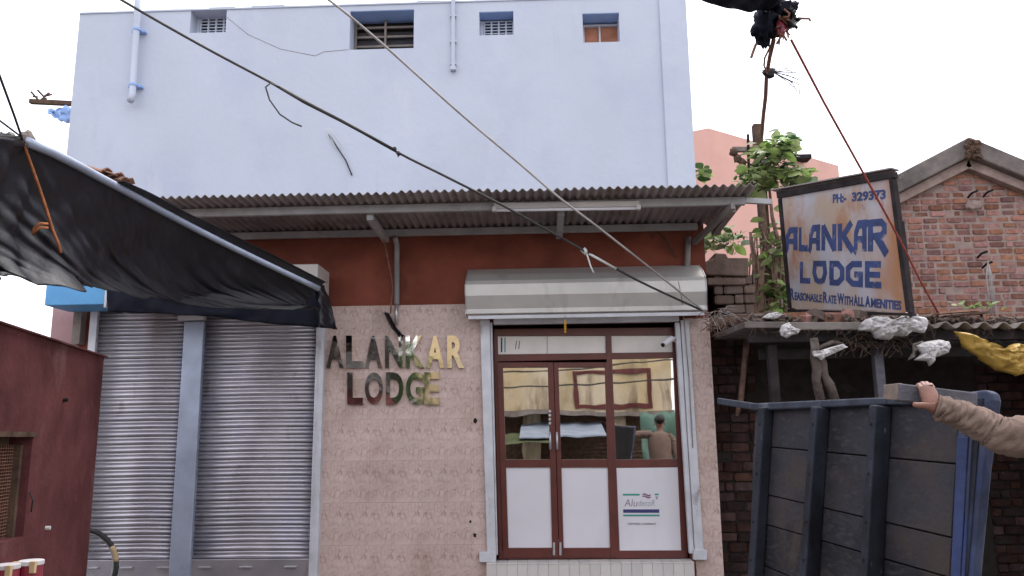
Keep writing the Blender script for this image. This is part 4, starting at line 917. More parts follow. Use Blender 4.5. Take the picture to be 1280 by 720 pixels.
for i in range(110):
    x = random.uniform(1045, 1150); c = P(x, random.uniform(422, 436), -1.1); d = Vector((random.uniform(-.16, .16), random.uniform(-.1, .1), random.uniform(-.1, .06))); k.tube([c, c+d*.5+Vector((0, 0, .03)), c+d], .006, 4)
tag(B(k, 'dry_twigs', M['dark_twig']), 'dry twigs stuffed under the stall roof edge', 'twigs', kind='stuff')
k = MB()
for i in range(150):
    c = P(random.uniform(930, 1275), random.gauss(399.5, 2.0), random.uniform(-1.1, -.85)); a_ = Vector((random.gauss(0, 1), random.gauss(0, 1), random.gauss(0, .3))).normalized()*random.uniform(.015, .06); b_ = a_.orthogonal().normalized()*random.uniform(.008, .02); n_ = a_.cross(b_).normalized()*random.uniform(.006, .018)
    k.hexa([c-a_-b_-n_, c+a_-b_-n_, c+a_+b_-n_, c-a_+b_-n_], [c-a_-b_+n_, c+a_-b_+n_, c+a_+b_+n_, c-a_+b_+n_])
tag(B(k, 'rubble', M['ruin']), 'broken brick chips and rubble scattered along the stall roof', 'rubble', kind='stuff')
k = MB()
for i in range(60):
    x = random.uniform(940, 1270); c = P(x, 411, -1.17); d = Vector((random.uniform(-.06, .06), random.uniform(-.02, .02), random.uniform(-.10, -.02))); k.tube([c, c+d*.5+Vector((.01, 0, 0)), c+d], .0035, 4)
tag(B(k, 'hanging_straw', M['dark_twig']), 'straw and threads hanging off the stall roof edge', 'straw', kind='stuff')
rag('yellow_sheet', [(826, 236), (852, 238), (930, 288), (1000, 309), (1040, 326), (1070, 298), (1102, 288), (1160, 300), (1280, 330), (1280, 400), (1160, 416), (1100, 434), (1040, 410), (1008, 405), (940, 356), (880, 312)], -1.22, 'yellow_cloth', 'yellow plastic sheet sagging from the right end of the stall roof', 'sheet', .16, .055, 6)

# ------------------------------------------------------------------ painted sign board
TL, BL = P(973, 242, -.12), P(986, 385, -.12); TR, BR = P(1113.5, 218, -1.42), P(1136, 389.5, -1.42)
bn = (BR-BL).cross(TL-BL).normalized(); bn = bn if bn.dot(CAM-BL) > 0 else -bn
sgn = thing('sign_board', 'rusty white painted sign board with blue lettering on the stall roof', 'sign', (BL+BR)/2)
def bp_(px_, py_, w_=0): return RP(px_, py_, BL+bn*w_, bn)
def bq(pxs, w0, w1, name, m, bev=0, parent=sgn):
    a_ = [bp_(x, y, w1) for x, y in pxs]; k = MB(); k.hexa(a_, [p-bn*(w1-w0) for p in a_]); return B(k, name, m, parent, bev=bev)
bq([(973, 242), (1113.5, 218), (1136, 389.5), (986, 385)], -.02, 0, 'panel', M['board'])
bq([(970, 240), (1116, 214), (1117, 222), (971, 248)], -.04, .018, 'top_frame', M['dark_frame'], .004)
bq([(972, 248.5), (975.8, 247.7), (988.3, 384), (984.5, 385)], -.04, .016, 'left_frame', M['dark_frame'], .004)
bq([(1110.5, 224), (1115.5, 222.7), (1138, 391), (1132, 390)], -.04, .016, 'right_frame', M['dark_frame'], .004)
bq([(984, 386), (1140, 391.5), (1140, 395), (984, 390)], -.04, .014, 'bottom_frame', M['dark_frame'], .004)
k = MB(); a_ = bp_(968, 240, -.02)+Vector((0, 0, .012)); b_ = bp_(1119, 213, -.02)+Vector((0, 0, .012)); k.bar(a_, b_, .10, .012, (0, .2, 1)); B(k, 'top_cap', M['roof_sheet'], sgn)
for p_, q_ in ((TL, BL), (TR, BR)):
    k = MB(); k.tube([lerp(p_, q_, .35)-bn*.05, Vector((q_.x, q_.y+.03, q_.z-.03))-bn*.05], .025, 8); B(k, 'support', M['dark_frame'], sgn)
Z4 = lambda x, y: (960+x/3.275, 200+y/3.275)
def zq(x0, x1, tl, tr, bl, br): return [bp_(*Z4(x0, bl)), bp_(*Z4(x1, br)), bp_(*Z4(x1, tr)), bp_(*Z4(x0, tl))]
FONT = {
 'A': ([([(.02, -.08), (.13, .12), (.16, .62), (.38, .91), (.62, .91)], 1), ([(.46, .91), (1.0, .91)], 1), ([(.82, .94), (.82, 0)], 1.15), ([(.2, .40), (.82, .40)], .8)]),
 'L': ([([(.16, 1), (.16, .09), (.95, .09)], 1)]),
 'N': ([([(.13, 0), (.13, 1)], 1), ([(.13, .97), (.87, .03)], 1.05), ([(.87, 0), (.87, 1)], 1)]),
 'K': ([([(.14, 0), (.14, 1)], 1.1), ([(.88, 1), (.26, .48)], 1), ([(.30, .60), (.95, 0)], 1.1)]),
 'R': ([([(.13, 0), (.13, .86)], 1.1), ([(-.05, .92), (.70, .92), (.86, .80), (.86, .62), (.70, .50), (.28, .48)], .9), ([(.45, .48), (.98, -.08)], 1.2)]),
 'O': ([([(.5, .07), (.24, .16), (.10, .50), (.16, .93), (.84, .93), (.90, .50), (.76, .16), (.5, .07)], 1)]),
 'D': ([([(.10, .93), (.62, .93), (.88, .70), (.88, .30), (.62, .08), (.10, .08)], 1), ([(.22, .8), (.22, .12)], 1)]),
 'G': ([([(.95, .93), (.40, .93), (.12, .74), (.12, .28), (.40, .08), (.88, .08), (.88, .48), (.50, .48)], 1)]),
 'E': ([([(.95, .93), (.14, .93), (.14, .08), (.97, .08)], 1), ([(.2, .50), (.90, .50)], .9)]),
}
topl = lambda x: 282-.098*(x-72)
botl = lambda x: 368+.018*(x-72)
for ch, x0, x1 in zip('ALANKAR', (72, 126, 168, 219, 286, 352, 410), (122, 164, 214, 280, 350, 405, 488)):
    g_ = stroke_geo(FONT[ch], .25 if ch in 'NKR' else .28)
    k = MB(); k.add(*map_quad(g_, zq(x0, x1, topl(x0), topl(x1), botl(x0), botl(x1)), bn, .0025)); B(k, 'painted_letter', M['navy_paint'], sgn, fix=False)
tl2 = lambda x: 417+.01*(x-127); bl2 = lambda x: 500+.062*(x-127)
for ch, x0, x1 in zip('LODGE', (130, 184, 246, 320, 397), (176, 240, 312, 388, 466)):
    g_ = stroke_geo(FONT[ch], .27)
    k = MB(); k.add(*map_quad(g_, zq(x0, x1, tl2(x0), tl2(x1), bl2(x0), bl2(x1)), bn, .0025)); B(k, 'painted_letter', M['navy_paint'], sgn, fix=False)
def words(ws, x0, x1, tl, tr, bl, br, off):
    for s_, a_, b_, hs in ws:
        xa_, xb_ = lerp(x0, x1, a_), lerp(x0, x1, b_); q0, q1, r0, r1 = lerp(tl, tr, a_), lerp(tl, tr, b_), lerp(bl, br, a_), lerp(bl, br, b_)
        q0 = lerp(r0, q0, hs); q1 = lerp(r1, q1, hs)
        k = MB(); k.add(*map_quad(text_geo(s_, off), zq(xa_, xb_, q0, q1, r0, r1), bn, .0035)); B(k, 'painted_lettering', M['navy_paint'], sgn)
words([('PH:-', 0, .25, 1), ('329373', .36, 1, 1)], 266, 482, 140, 120, 177, 160, .04)
words([('R', 0, .035, 1), ('EASONABLE', .04, .285, .72), ('R', .295, .335, 1), ('ATE', .34, .415, .75), ('W', .425, .485, 1), ('ITH', .49, .565, .8), ('A', .572, .608, 1), ('LL', .612, .668, .85), ('A', .675, .722, 1), ('MENITIES', .727, 1, .85)], 92, 546, 525, 570, 572, 615, .035)

# ------------------------------------------------------------------ gabled brick house
YG = 1.8
gh = thing('brick_house', 'red brick gable end with weathered concrete coping behind the stall', 'house', P(1207, 400, 2.4))
ap = P(1207, 199, YG); e0 = P(1085, 262, YG); sl = (ap.z-e0.z)/(ap.x-e0.x); hw = ap.x-e0.x
k = MB(); k.hexa([(e0.x, YG+.06, 0), (ap.x+hw, YG+.06, 0), (ap.x+hw, YG+.06, e0.z), (ap.x, YG+.06, ap.z), (e0.x, YG+.06, e0.z)], [(e0.x, YG+5, 0), (ap.x+hw, YG+5, 0), (ap.x+hw, YG+5, e0.z), (ap.x, YG+5, ap.z), (e0.x, YG+5, e0.z)]); B(k, 'wall', M['mortar'], gh)
zlow = P(1200, 408, YG).z
bricks(gh, P(1118, 300, YG).x, P(1305, 300, YG).x, zlow, ap.z, YG+.062, .20, .083, M['brick'], keep=lambda x, z: z < ap.z-abs(x-ap.x)*sl-.06, jit=.007, miss=.02, gap=.016)
for sg in (-1, 1):
    a_ = Vector((ap.x, 0, ap.z)); b_ = Vector((ap.x+sg*(hw+.25), 0, ap.z-(hw+.25)*sl)); n_ = Vector((sg*sl, 0, 1)).normalized()
    k = MB(); pr = [a_+n_*.0+Vector((-sg*.0, 0, 0)), b_, b_+n_*.21, a_+Vector((0, 0, .245))]
    k.hexa([p+Vector((0, YG-.16, 0)) for p in pr], [p+Vector((0, YG+5.1, 0)) for p in pr]); B(k, 'coping', M['coping'], gh, bev=.02)
    pr = [a_-n_*.11+Vector((0, 0, -.02)), b_-n_*.11, b_-n_*.003, a_-Vector((0, 0, .004))]
    k = MB(); k.hexa([p+Vector((0, YG-.06, 0)) for p in pr], [p+Vector((0, YG+.055, 0)) for p in pr]); B(k, 'string_course', M['mortar'], gh, bev=.01)
k = MB()
for i in range(16): k.ball(Vector((ap.x+random.uniform(-.07, .09), YG-.155+random.uniform(-.02, .0), ap.z+random.uniform(-.03, .17))), random.uniform(.025, .05), 8, 6, .6, i)
B(k, 'broken_ridge', M['old_wood'], gh)
for x, y in ((1210, 247), (1229, 246), (1222, 322), (1228, 335)):
    k = MB(); c = P(x, y, YG); k.tube([c, c+Vector((.0, -.10, .03)), c+Vector((.06, -.13, .05))], .014, 6); B(k, 'iron_hook', M['dark'], gh, smooth=True)
k = MB(); c = P(1217, 256, YG-.02); k.ball(c, .10, 16, 10, .5, 4, (1, .25, .6)); B(k, 'plaster_patch', M['mortar'], gh, smooth=True)
k = MB()
for i in range(7): x = 1236+random.uniform(-4, 5); k.tube([P(1235, 325, YG-.12), P(x, 345, YG-.1), P(x+3, 372, YG-.1), P(x+random.uniform(0, 8), 395, YG-.1)], .005, 5)
tag(B(k, 'wire_bundle', M['cable_pale'], smooth=True), 'bundle of pale wires hanging from a hook on the brick gable', 'wires')

# far pink building
pa = P(885, 160, 9); pk = thing('pink_building', 'plain pink plastered building far behind the tree', 'building', (pa.x+1.5, 10, 0))
lo, hi = 6.0, 30.0
for _ in range(60):
    md = (lo+hi)/2
    if P(1048, 207, md).z > pa.z: hi = md
    else: lo = md
pb = P(1048, 207, lo); pc = P(840, 165, 9.4); back = Vector((0, 5, 0))
k = MB(); q = [Vector((p.x, p.y, 0)) for p in (pc, pa, pb, pb+back*.8, pc+back)]; k.hexa(q, [p+Vector((0, 0, pa.z)) for p in q]); B(k, 'wall', M['pink_wall'], pk)
k = MB(); c = P(997, 192, lerp(pa.y, pb.y, .69)-.1); k.box(c.x-.25, c.x+.25, c.y-.25, c.y+.1, pa.z-.2, pa.z-.1); B(k, 'ledge', M['dark_frame'], pk)

# ------------------------------------------------------------------ tree, pole
YT = .75
tree = thing('tree', 'young tree with broad green leaves growing out of the ruined wall', 'tree', P(965, 420, YT))
k = MB()
for pts, r0 in (([(970, 440), (963, 380), (958, 320), (953, 260), (955, 215), (968, 180)], .055), ([(985, 440), (982, 370), (975, 310), (966, 270), (962, 235)], .04), ([(952, 440), (948, 380), (945, 330), (938, 290)], .045), ([(962, 440), (969, 370), (971, 330), (985, 260), (990, 220)], .025), ([(945, 440), (956, 370), (961, 310), (951, 280)], .022)):
    n = len(pts); k.tube([P(x+random.uniform(-1, 1), y, YT+random.uniform(-.1, .1)) for x, y in pts], [lerp(r0, r0*.35, i/(n-1)) for i in range(n)], 9)
B(k, 'trunk', M['bark'], tree, smooth=True)
k = MB()
for i in range(26):
    x = random.uniform(936, 990); k.tube([P(x, random.uniform(290, 330), YT-.15), P(x+random.uniform(-6, 6), 350, YT-.2), P(x+random.uniform(-9, 9), 398, YT-.2)], .009, 5)
B(k, 'aerial_root', M['bark'], tree, kind='stuff')
k = MB()
tips = [(968, 180), (990, 220), (950, 215), (935, 210), (1000, 210), (975, 195), (960, 225)]
for x, y in tips: k.tube([P(957, 235, YT), P((x+957)/2, (y+230)/2-3, YT+random.uniform(-.15, .15)), P(x, y, YT+random.uniform(-.3, .3))], [.014, .01, .005], 6)
B(k, 'branch', M['bark'], tree, smooth=True)
lfm = None
def leaf_obj(parent, c, L_, rot, m):
    global lfm
    if lfm is None: lfm = {}
    if m not in lfm:
        vs = []; fs = []
        prof = [(0, .02), (.15, .2), (.4, .33), (.65, .30), (.88, .14), (1, .01)]
        for t_, w_ in prof: vs += [Vector((t_, -w_, .10*w_-.18*t_*t_)), Vector((t_, 0, -.18*t_*t_)), Vector((t_, w_, .10*w_-.18*t_*t_))]
        for i in range(5): a_ = 3*i; fs += [(a_, a_+3, a_+4, a_+1), (a_+1, a_+4, a_+5, a_+2)]
        k = MB(); k.add(vs, fs); o = B(k, 'leaf', M[m], parent, smooth=True, origin=(0, 0, 0), fix=False); lfm[m] = o
    else: o = lfm[m].copy(); COL.objects.link(o); o.parent = parent
    o.location = Vector(c)-wof(parent); o.scale = (L_,)*3; o.rotation_euler = rot
    return o
clusters = [((967, 190), 17, 17, 26), ((985, 182), 9, 12, 9), ((948, 216), 14, 10, 16), ((990, 215), 16, 9, 14), ((965, 222), 16, 8, 14), ((968, 330), 16, 46, 44), ((974, 372), 10, 16, 16), ((978, 180), 14, 12, 14), ((940, 228), 16, 10, 14), ((905, 296), 20, 10, 16), ((885, 306), 10, 8, 9), ((876, 216), 5, 6, 6), ((1003, 222), 8, 5, 5)]
for (cx, cy), sx, sy, n in clusters:
    for i in range(int(n*3.1)):
        c = P(random.gauss(cx, sx*.68), random.gauss(cy, sy*.66), YT+random.uniform(-.35, .35)+(.6 if cx < 930 else 0))
        leaf_obj(tree, c, random.uniform(.08, .19), (random.uniform(-.7, .7), random.uniform(-.5, .6), random.uniform(0, 6.28)), 'leaf' if random.random() < .75 else 'leaf_dark')
# pinnate frond to the right
for i in range(7):
    for s_ in (-1, 1):
        c = P(992+i*4, 212-2*s_-abs(i-3)*.3, YT); leaf_obj(tree, c, .10, (0, .2, .3+s_*.9), 'leaf')
k = MB(); random.seed(11)
for i in range(700):
    cx, cy, sx, sy = random.choice(((962, 345, 16, 34), (950, 215, 18, 10), (905, 300, 22, 9), (975, 200, 16, 14), (985, 225, 14, 6)))
    c = P(random.gauss(cx, sx*.6), random.gauss(cy, sy*.6), YT+random.uniform(-.2, .5)+(.5 if cx < 930 else 0)); d = Vector((random.gauss(0, 1), random.gauss(0, 1), random.gauss(0, .6))).normalized()*.05; e = d.orthogonal().normalized()*.016
    k.add([c, c+d*.5+e, c+d, c+d*.5-e], [(0, 1, 2, 3)])
B(k, 'foliage', M['leaf_dark'], tree, kind='stuff', fix=False)
# plants on the stall roof rim
for nm, cx, cy, n, lb in (('weed', 1135, 384, 8, 'small green weed sprouting on the stall roof beside the sign'), ('weed', 1218, 383, 16, 'low green weeds growing on the stall roof below the brick gable')):
    t_ = thing(nm, lb, 'plant', P(cx, 396, -.4))
    for i in range(n):
        leaf_obj(t_, P(random.gauss(cx, 4 if n < 9 else 16), random.gauss(cy+1, 2.5), -.4), random.uniform(.06, .11), (random.uniform(-.6, .6), -.5, random.uniform(0, 6.28)), 'leaf')
# old pole
pole = thing('utility_pole', 'stub of an old wooden pole with crossarm behind the tree leaves', 'pole', (P(946, 250, 1.1).x, 1.1, 0))
k = MB(); c = P(946, 156, 1.1); k.box(c.x-.055, c.x+.055, 1.05, 1.15, 0, c.z); B(k, 'post', M['old_wood'], pole, bev=.01)
k = MB(); k.bar(P(915, 187, 1.02), P(950, 187, 1.02), .05, .06); B(k, 'crossarm', M['concrete'], pole, bev=.005)
for x, y in ((917, 190), (922, 198), (928, 203)):
    k = MB(); k.ball(P(x, y, .98), .05, 10, 8, .4, x); B(k, 'insulator', M['old_wood'], pole, smooth=True)
k = MB(); k.tube([P(935, 168, .98), P(936, 215, .98)], .016, 6); B(k, 'iron_rod', M['dark'], pole)

# ------------------------------------------------------------------ tarp corner at the top and its ropes
YO = -3.0
ot = thing('overhead_tarpaulin', 'dark blue tarpaulin corner tied off above the street at the top edge', 'tarpaulin', P(965, 15, YO))
def otf(u, v):
    e = lerp(P(860, -6, YO-.6), P(972, 12, YO), u**1.0); f_ = lerp(P(860, -140, YO-1.6), P(1010, -60, YO-.8), u)
    p = lerp(e, f_, v); p.z -= .05*math.sin(math.pi*u)*(1-v); p += Vector((0, .05, .05))*nz(u*7, v*5, 3); return p
k = MB(); k.grid(otf, 30, 16); B(k, 'sheet', M['navy_plastic'], ot, smooth=True, solid=.003)
k = MB(); k.ball(P(955, 32, YO), .10, 20, 14, .7, 2, (.75, .8, 1.2)); k.ball(P(974, 12, YO), .09, 18, 12, .8, 6, (1, .8, .8)); B(k, 'sheet_corner', M['navy_plastic'], ot, smooth=True)
random.seed(5)
k = MB()
for i in range(60):
    c = P(random.gauss(976, 6), random.gauss(27, 8), YO+random.uniform(-.08, .08)); d = Vector((random.gauss(0, .05), random.gauss(0, .03), random.gauss(-.03, .06))); k.tube([c, c+d*.6+Vector((random.gauss(0, .02), 0, .01)), c+d], random.uniform(.004, .009), 5)
B(k, 'frayed_rope', M['rope_brown'], ot, smooth=True, kind='stuff')
k = MB()
for i in range(30): k.ball(P(random.gauss(988, 5), random.gauss(26, 9), YO+random.uniform(-.06, .06)), random.uniform(.010, .026), 8, 6, .9, i, (random.uniform(.6, 1.6), 1, random.uniform(.6, 1.6)))
B(k, 'knot', M['black_plastic'], ot, smooth=True)
k = MB(); k.ball(P(976, 36, YO-.05), .045, 12, 8, .6, 4, (.7, .7, 1.3)); B(k, 'red_rag', M['jar'], ot, smooth=True)
k = MB(); k.tube([P(945, 55, YO), P(941, 66, YO), P(939, 72, YO)], .010, 6); B(k, 'rope_end', M['rope_brown'], ot)
rope('rope', [P(967, 50, YO), P(962, 72, -2.7), P(958, 95, -2.3), P(957, 120, -1.6), P(954, 145, -.6), P(952, 170, .4)], [.016, .015, .016, .018, .02, .022], 'rope_brown', 'brown rope hanging from the overhead tarpaulin down to the old pole', n=7)
rope('rope', [P(967, 50, YO), P(956, 72, YO+.2), P(955, 82, YO+.3), P(959, 92, YO+.5)], .007, 'rope_brown', 'short loose brown rope loop beside the rope under the overhead tarpaulin')
k = MB(); k.ball(P(961, 90, -2.4), .045, 12, 8, .8, 8, (1, .7, .9))
for i in range(8): p = P(966, 90, -2.4); k.tube([p, p+Vector((.08+.05*i % .12, 0, .03-.02*i)), p+Vector((.13+.02*(i % 4), 0, .02-.03*i))], .0035, 4)
tag(B(k, 'rag_knot', M['black_plastic'], smooth=True), 'black rag knotted around the brown rope below the overhead tarpaulin', 'rag')
rope('rope', [P(989, 50, YO), P(1030, 128, -2.55), P(1080, 218, -2.05), P(1125, 300, -1.65), P(1150, 350, -1.45), P(1172, 390, -1.25)], .010, 'rope_red', 'long red rope from the overhead tarpaulin across the painted sign')

# ------------------------------------------------------------------ overhead cables
def cable(pts, r, m, label, Ys):
    n = len(pts)
    def yy(x):
        for (xa_, ya_), (xb_, yb2) in zip(Ys, Ys[1:]):
            if x <= xb_: return lerp(ya_, yb2, (x-xa_)/(xb_-xa_))
        return Ys[-1][1]
    P3 = [P(x, y, yy(x)) for x, y in pts]
    q = [curve(P3, i/60) for i in range(61)]
    k = MB(); k.tube(q, r, 6); return tag(B(k, 'overhead_cable', M[m], smooth=True), label, 'cable')
cable([(100, -34), (152, 0), (250, 56), (340, 104), (425, 150), (500, 192), (560, 222), (640, 263), (735, 316), (800, 352), (882, 390)], .011, 'cable', 'thick black cable slanting down from the top left to the shutter box', ((100, -2.5), (620, -1.45), (882, -.36)))
cable([(340, -45), (411, 0), (470, 48), (525, 97), (580, 146), (650, 205), (700, 248), (745, 282), (800, 325), (850, 365), (884, 392)], .010, 'cable_pale', 'pale cable slanting from the top centre down to the shutter box', ((340, -2.5), (720, -1.45), (884, -.36)))
# thicker splice and its loose tail
rope('cable_tail', [P(350, 109, -2.15), P(338, 104, -2.15), P(332, 109, -2.15), P(337, 125, -2.15), P(350, 143, -2.15), P(365, 153, -2.15), P(377, 158, -2.15)], .007, 'cable', 'loose black cable tail curling off the thick overhead cable', 'cable')
rope('cable_splice', [P(338, 103, -2.14), P(380, 127, -2.05), P(425, 150, -1.95), P(495, 188, -1.78)], [.010, .016, .015, .01], 'cable', 'thick taped splice along the upper part of the black cable', 'cable')
k = MB()
for x, y in ((493, 186), (498, 192)): k.ball(P(x, y, -1.78), .018, 8, 6, .5, x)
k.tube([P(496, 190, -1.78), P(498, 196, -1.78)], .006, 5); tag(B(k, 'cable_knot', M['rubber'], smooth=True), 'small black tape knot on the thick cable in front of the blue wall', 'knot')
k = MB(); c = [P(731, 312, -.98), P(735, 322, -.98), P(738, 332, -.98), P(742, 341, -.98)]; k.tube(c, .008, 5); k.ball(P(731, 314, -.98), .025, 8, 6, .7, 3); k.tube([P(726, 312, -.98), P(745, 322, -.95), P(770, 336, -.85)], .012, 6)
tag(B(k, 'string_knot', M['white_thread'], smooth=True), 'white string knotted round the cables above the shutter box', 'string')
rope('cable', [P(848, 352, -.5), P(852, 372, -.36), P(855, 400, -.10), P(861, 470, -.09), P(866, 560, -.09)], .005, 'cable_pale', 'thin pale cable running down beside the right door channel', 'cable')
rope('cable', [P(812, 284, -.1), P(815, 298, -.06), P(820, 288, -.06), P(832, 300, -.06), P(840, 315, -.04), P(846, 322, -.03)], .006, 'cable', 'short dark wire looping on the red wall under the awning right end', 'cable')
rope('wall_wire', [P(411, 168, -.02), P(420, 182, -.02), P(432, 200, -.02), P(440, 219, -.02)], .008, 'cable', 'short dark wire end hanging on the blue wall above the awning', 'wire')
k = MB(); 
for dx in (0, 5, 11): k.tube([P(408+dx*.4, 160, -.03), P(420+dx, 185, -.03)], .003, 4)
tag(B(k, 'wall_string', M['white_thread']), 'pale strings beside the wire end on the blue wall', 'string')

# ------------------------------------------------------------------ tipped up cart
T0, T1, T2 = P(945, 505, -4.1), P(1235, 492, -5.35), P(929, 860, -4.15)
cn = (T1-T0).cross(T2-T0).normalized(); cn = cn if cn.dot(CAM-T0) > 0 else -cn
cart = thing('handcart', 'blue painted wooden handcart bed tipped upright, held by a man', 'cart', (lerp(T0, T1, .5).x, lerp(T0, T1, .5).y, 0))
def cp(px_, py_, w_=0): return RP(px_, py_, T0+cn*w_, cn)
def grain(m):       # long grain and scratches across the bed
    t = M[m].node_tree; N = t.nodes; L = t.links; b = N['Principled BSDF']; b.inputs['Specular IOR Level'].default_value = .22
    g_ = N.new('ShaderNodeNewGeometry'); mp = N.new('ShaderNodeMapping'); mp.inputs['Rotation'].default_value = (0, 0, R(-62 if m == 'wood_dark' else 0)); mp.inputs['Scale'].default_value = (60, 3, 60) if m != 'wood_dark' else (60, 2.5, 60)
    L.new(g_.outputs['Position'], mp.inputs[0]); n = N.new('ShaderNodeTexNoise'); n.inputs['Scale'].default_value = 1; n.inputs['Detail'].default_value = 4; L.new(mp.outputs[0], n.inputs['Vector'])
    c0 = b.inputs['Base Color'].links[0].from_socket; x = N.new('ShaderNodeMix'); x.data_type = 'RGBA'; r_ = N.new('ShaderNodeMapRange'); r_.inputs[1].default_value = .52; r_.inputs[2].default_value = .74
    L.new(n.outputs[0], r_.inputs[0]); L.new(r_.outputs[0], x.inputs[0]); L.new(c0, x.inputs[6]); x.inputs[7].default_value = (.052, .048, .053, 1); L.new(x.outputs[2], b.inputs['Base Color'])
for m_ in ('wood_dark', 'wood_rail', 'wood_blue', 'wood_top', 'wood_bright'): grain(m_) if m_ == 'wood_dark' else M[m_].node_tree.nodes['Principled BSDF'].inputs['Specular IOR Level'].__setattr__('default_value', .25)
def cq(pxs, w0, w1, name, m, bev=.006):
    a_ = [cp(x, y, w1) for x, y in pxs]; b_ = [p-cn*(w1-w0) for p in a_]; k = MB(); k.hexa(a_, b_); return B(k, name, m, cart, bev=bev)
# planks run across; joints (left y at x=950, right y at x=1192)
J = [(508, 507), (557, 580), (614, 672), (650, 722), (700, 800), (745, 870), (795, 950), (830, 1010)]
for i in range(len(J)-1):
    (la, ra), (lb, rb) = J[i], J[i+1]; dx = -.05
    xl = lambda y: 945-.046*(y-505); xr = lambda y: 1200-.065*(y-505)
    gl_, gr_ = .6, 1.0
    a_ = [cp(xl(la), la+gl_), cp(xr(ra), ra+gr_), cp(xr(rb), rb-gr_), cp(xl(lb), lb-gl_)]
    dz = random.uniform(-.004, .004)
    k = MB(); k.hexa([p+cn*dz for p in a_], [p-cn*.022 for p in a_]); B(k, 'plank', M['wood_dark'], cart, bev=.003)
yb_ = 905
cq([(947, 509), (955, 509), (934, yb_-50), (926, yb_-50)], .005, .06, 'rib', M['wood_rail'])
cq([(1013, 508), (1021, 508), (994, yb_), (985, yb_)], .005, .075, 'rib', M['wood_rail'])
cq([(1086, 506), (1095, 506), (1069, yb_+60), (1060, yb_+60)], .005, .085, 'rib', M['wood_rail'])
cq([(896, 497), (944, 504), (1090, 497), (1107, 497), (1107, 506), (1090, 506.5), (944, 513), (896, 505)], -.02, .035, 'top_rail', M['wood_top'])
cq([(1107.5, 497), (1205, 490), (1205, 503), (1107.5, 506)], -.02, .03, 'top_rail', M['wood_top'])
sp = [(1200, 491), (1232, 487), (1239, 491), (1241, 500), (1229, 585), (1216, 720), (1203, 880), (1193, 1000), (1163, 1000), (1174, 880), (1187, 720), (1196, 545), (1200, 505)]
cq(sp, -.03, .012, 'side_board', M['wood_blue'], .008)
cq([(1212, 545), (1215, 545), (1205, 720), (1188, 960), (1184, 960), (1201, 720)], .0125, .022, 'side_batten', M['wood_blue'], .003)
cq([(1196, 546), (1210, 546), (1200, 720), (1186, 960), (1166, 960), (1188, 720)], .0125, .020, 'edge_strip', M['wood_bright'], .003)
cq([(1209, 500), (1229, 497), (1222, 560), (1209, 720), (1207, 720), (1205, 590)], .0125, .017, 'worn_plate', M['wood_rail'], .002)
for (xt, xb2, w_) in ((951, 937, .0605), (1017, 1003, .0755), (1090, 1078, .0855)):
    for y_ in (530, 592, 652, 700):
        c = cp(lerp(xt, xb2, (y_-508)/212), y_, w_); k = MB(); k.tube([c-cn*.004, c+cn*.003], .006, 8); B(k, 'bolt', M['dark_frame'], cart)
# lower rails / axle mounting behind bed
a_, b_ = cp(960, 800, -.1), cp(1180, 880, -.1); k = MB(); k.bar(a_, b_, .06, .07); B(k, 'axle_beam', M['wood_rail'], cart)
cq([(948, 510), (1200, 508), (1172, 990), (930, 850)], -.032, -.0235, 'added_gap_backing', M['dark'], 0)  # dark sheet added behind the planks so daylight doesn't show through the gaps
# timber block on the top edge
bl = thing('timber_block', 'thick grey timber block lying on the top edge of the cart under the hand', 'timber', P(1165, 503, -5.45))
Y1, Y2 = -5.40, -5.49
f0 = [P(1123, 479, Y2), P(1155, 483, Y2), P(1222, 491, Y2+.03), P(1222, 511, Y2+.03), P(1155, 503.5, Y2), P(1122, 500.5, Y2)]
k = MB(); k.hexa(f0, [p+Vector((.035, .115, 0)) for p in f0]); B(k, 'beam', M['wood_beam'], bl, bev=.004)
e0_ = [P(1105, 481, Y1), P(1123, 479, Y2), P(1122, 500.5, Y2), P(1105, 499, Y1)]
k = MB(); k.hexa([p+Vector((-.002, 0, 0)) for p in e0_], [p+Vector((.02, .012, 0)) for p in e0_]); B(k, 'sawn_end', M['wood_end'], bl, bev=.003)

# ------------------------------------------------------------------ person
YH_ = -5.53
wr = P(1176, 511, YH_); el = P(1264, 546, YH_-.06); shd = P(1392, 541, YH_-.02)
person = thing('person', 'man in a khaki long sleeved shirt reaching from the right to hold the cart', 'person', (shd.x+.18, shd.y, 0))
body_v = []; body_e = []; body_r = []
def bvert(p, r, par=None):
    body_v.append(Vector(p)); body_r.append(r if hasattr(r, '__len__') else (r, r)); i = len(body_v)-1
    if par is not None: body_e.append((par, i))
    return i
bx, by = shd.x+.19, shd.y; zs_ = shd.z
pel = bvert((bx, by, .93), (.13, .10)); wa = bvert((bx, by, 1.10), (.125, .095), pel); ch = bvert((bx, by, zs_-.14), (.15, .105), wa); nb = bvert((bx, by, zs_+.04), (.07, .065), ch)
nk2 = bvert((bx, by-.01, zs_+.09), .052, nb); hd0 = bvert((bx, by-.03, zs_+.15), (.07, .075), nk2); hd1 = bvert((bx, by-.03, zs_+.23), (.075, .09), hd0); hd2 = bvert((bx, by-.02, zs_+.30), (.06, .07), hd1)
for s_ in (-1, 1):
    h_ = bvert((bx+s_*.09, by, .86), (.085, .085), pel); kn = bvert((bx+s_*.11, by-.01, .48), (.055, .058), h_); an = bvert((bx+s_*.12, by+.02, .09), (.035, .04), kn); bvert((bx+s_*.13, by-.15, .035), (.035, .025), an)
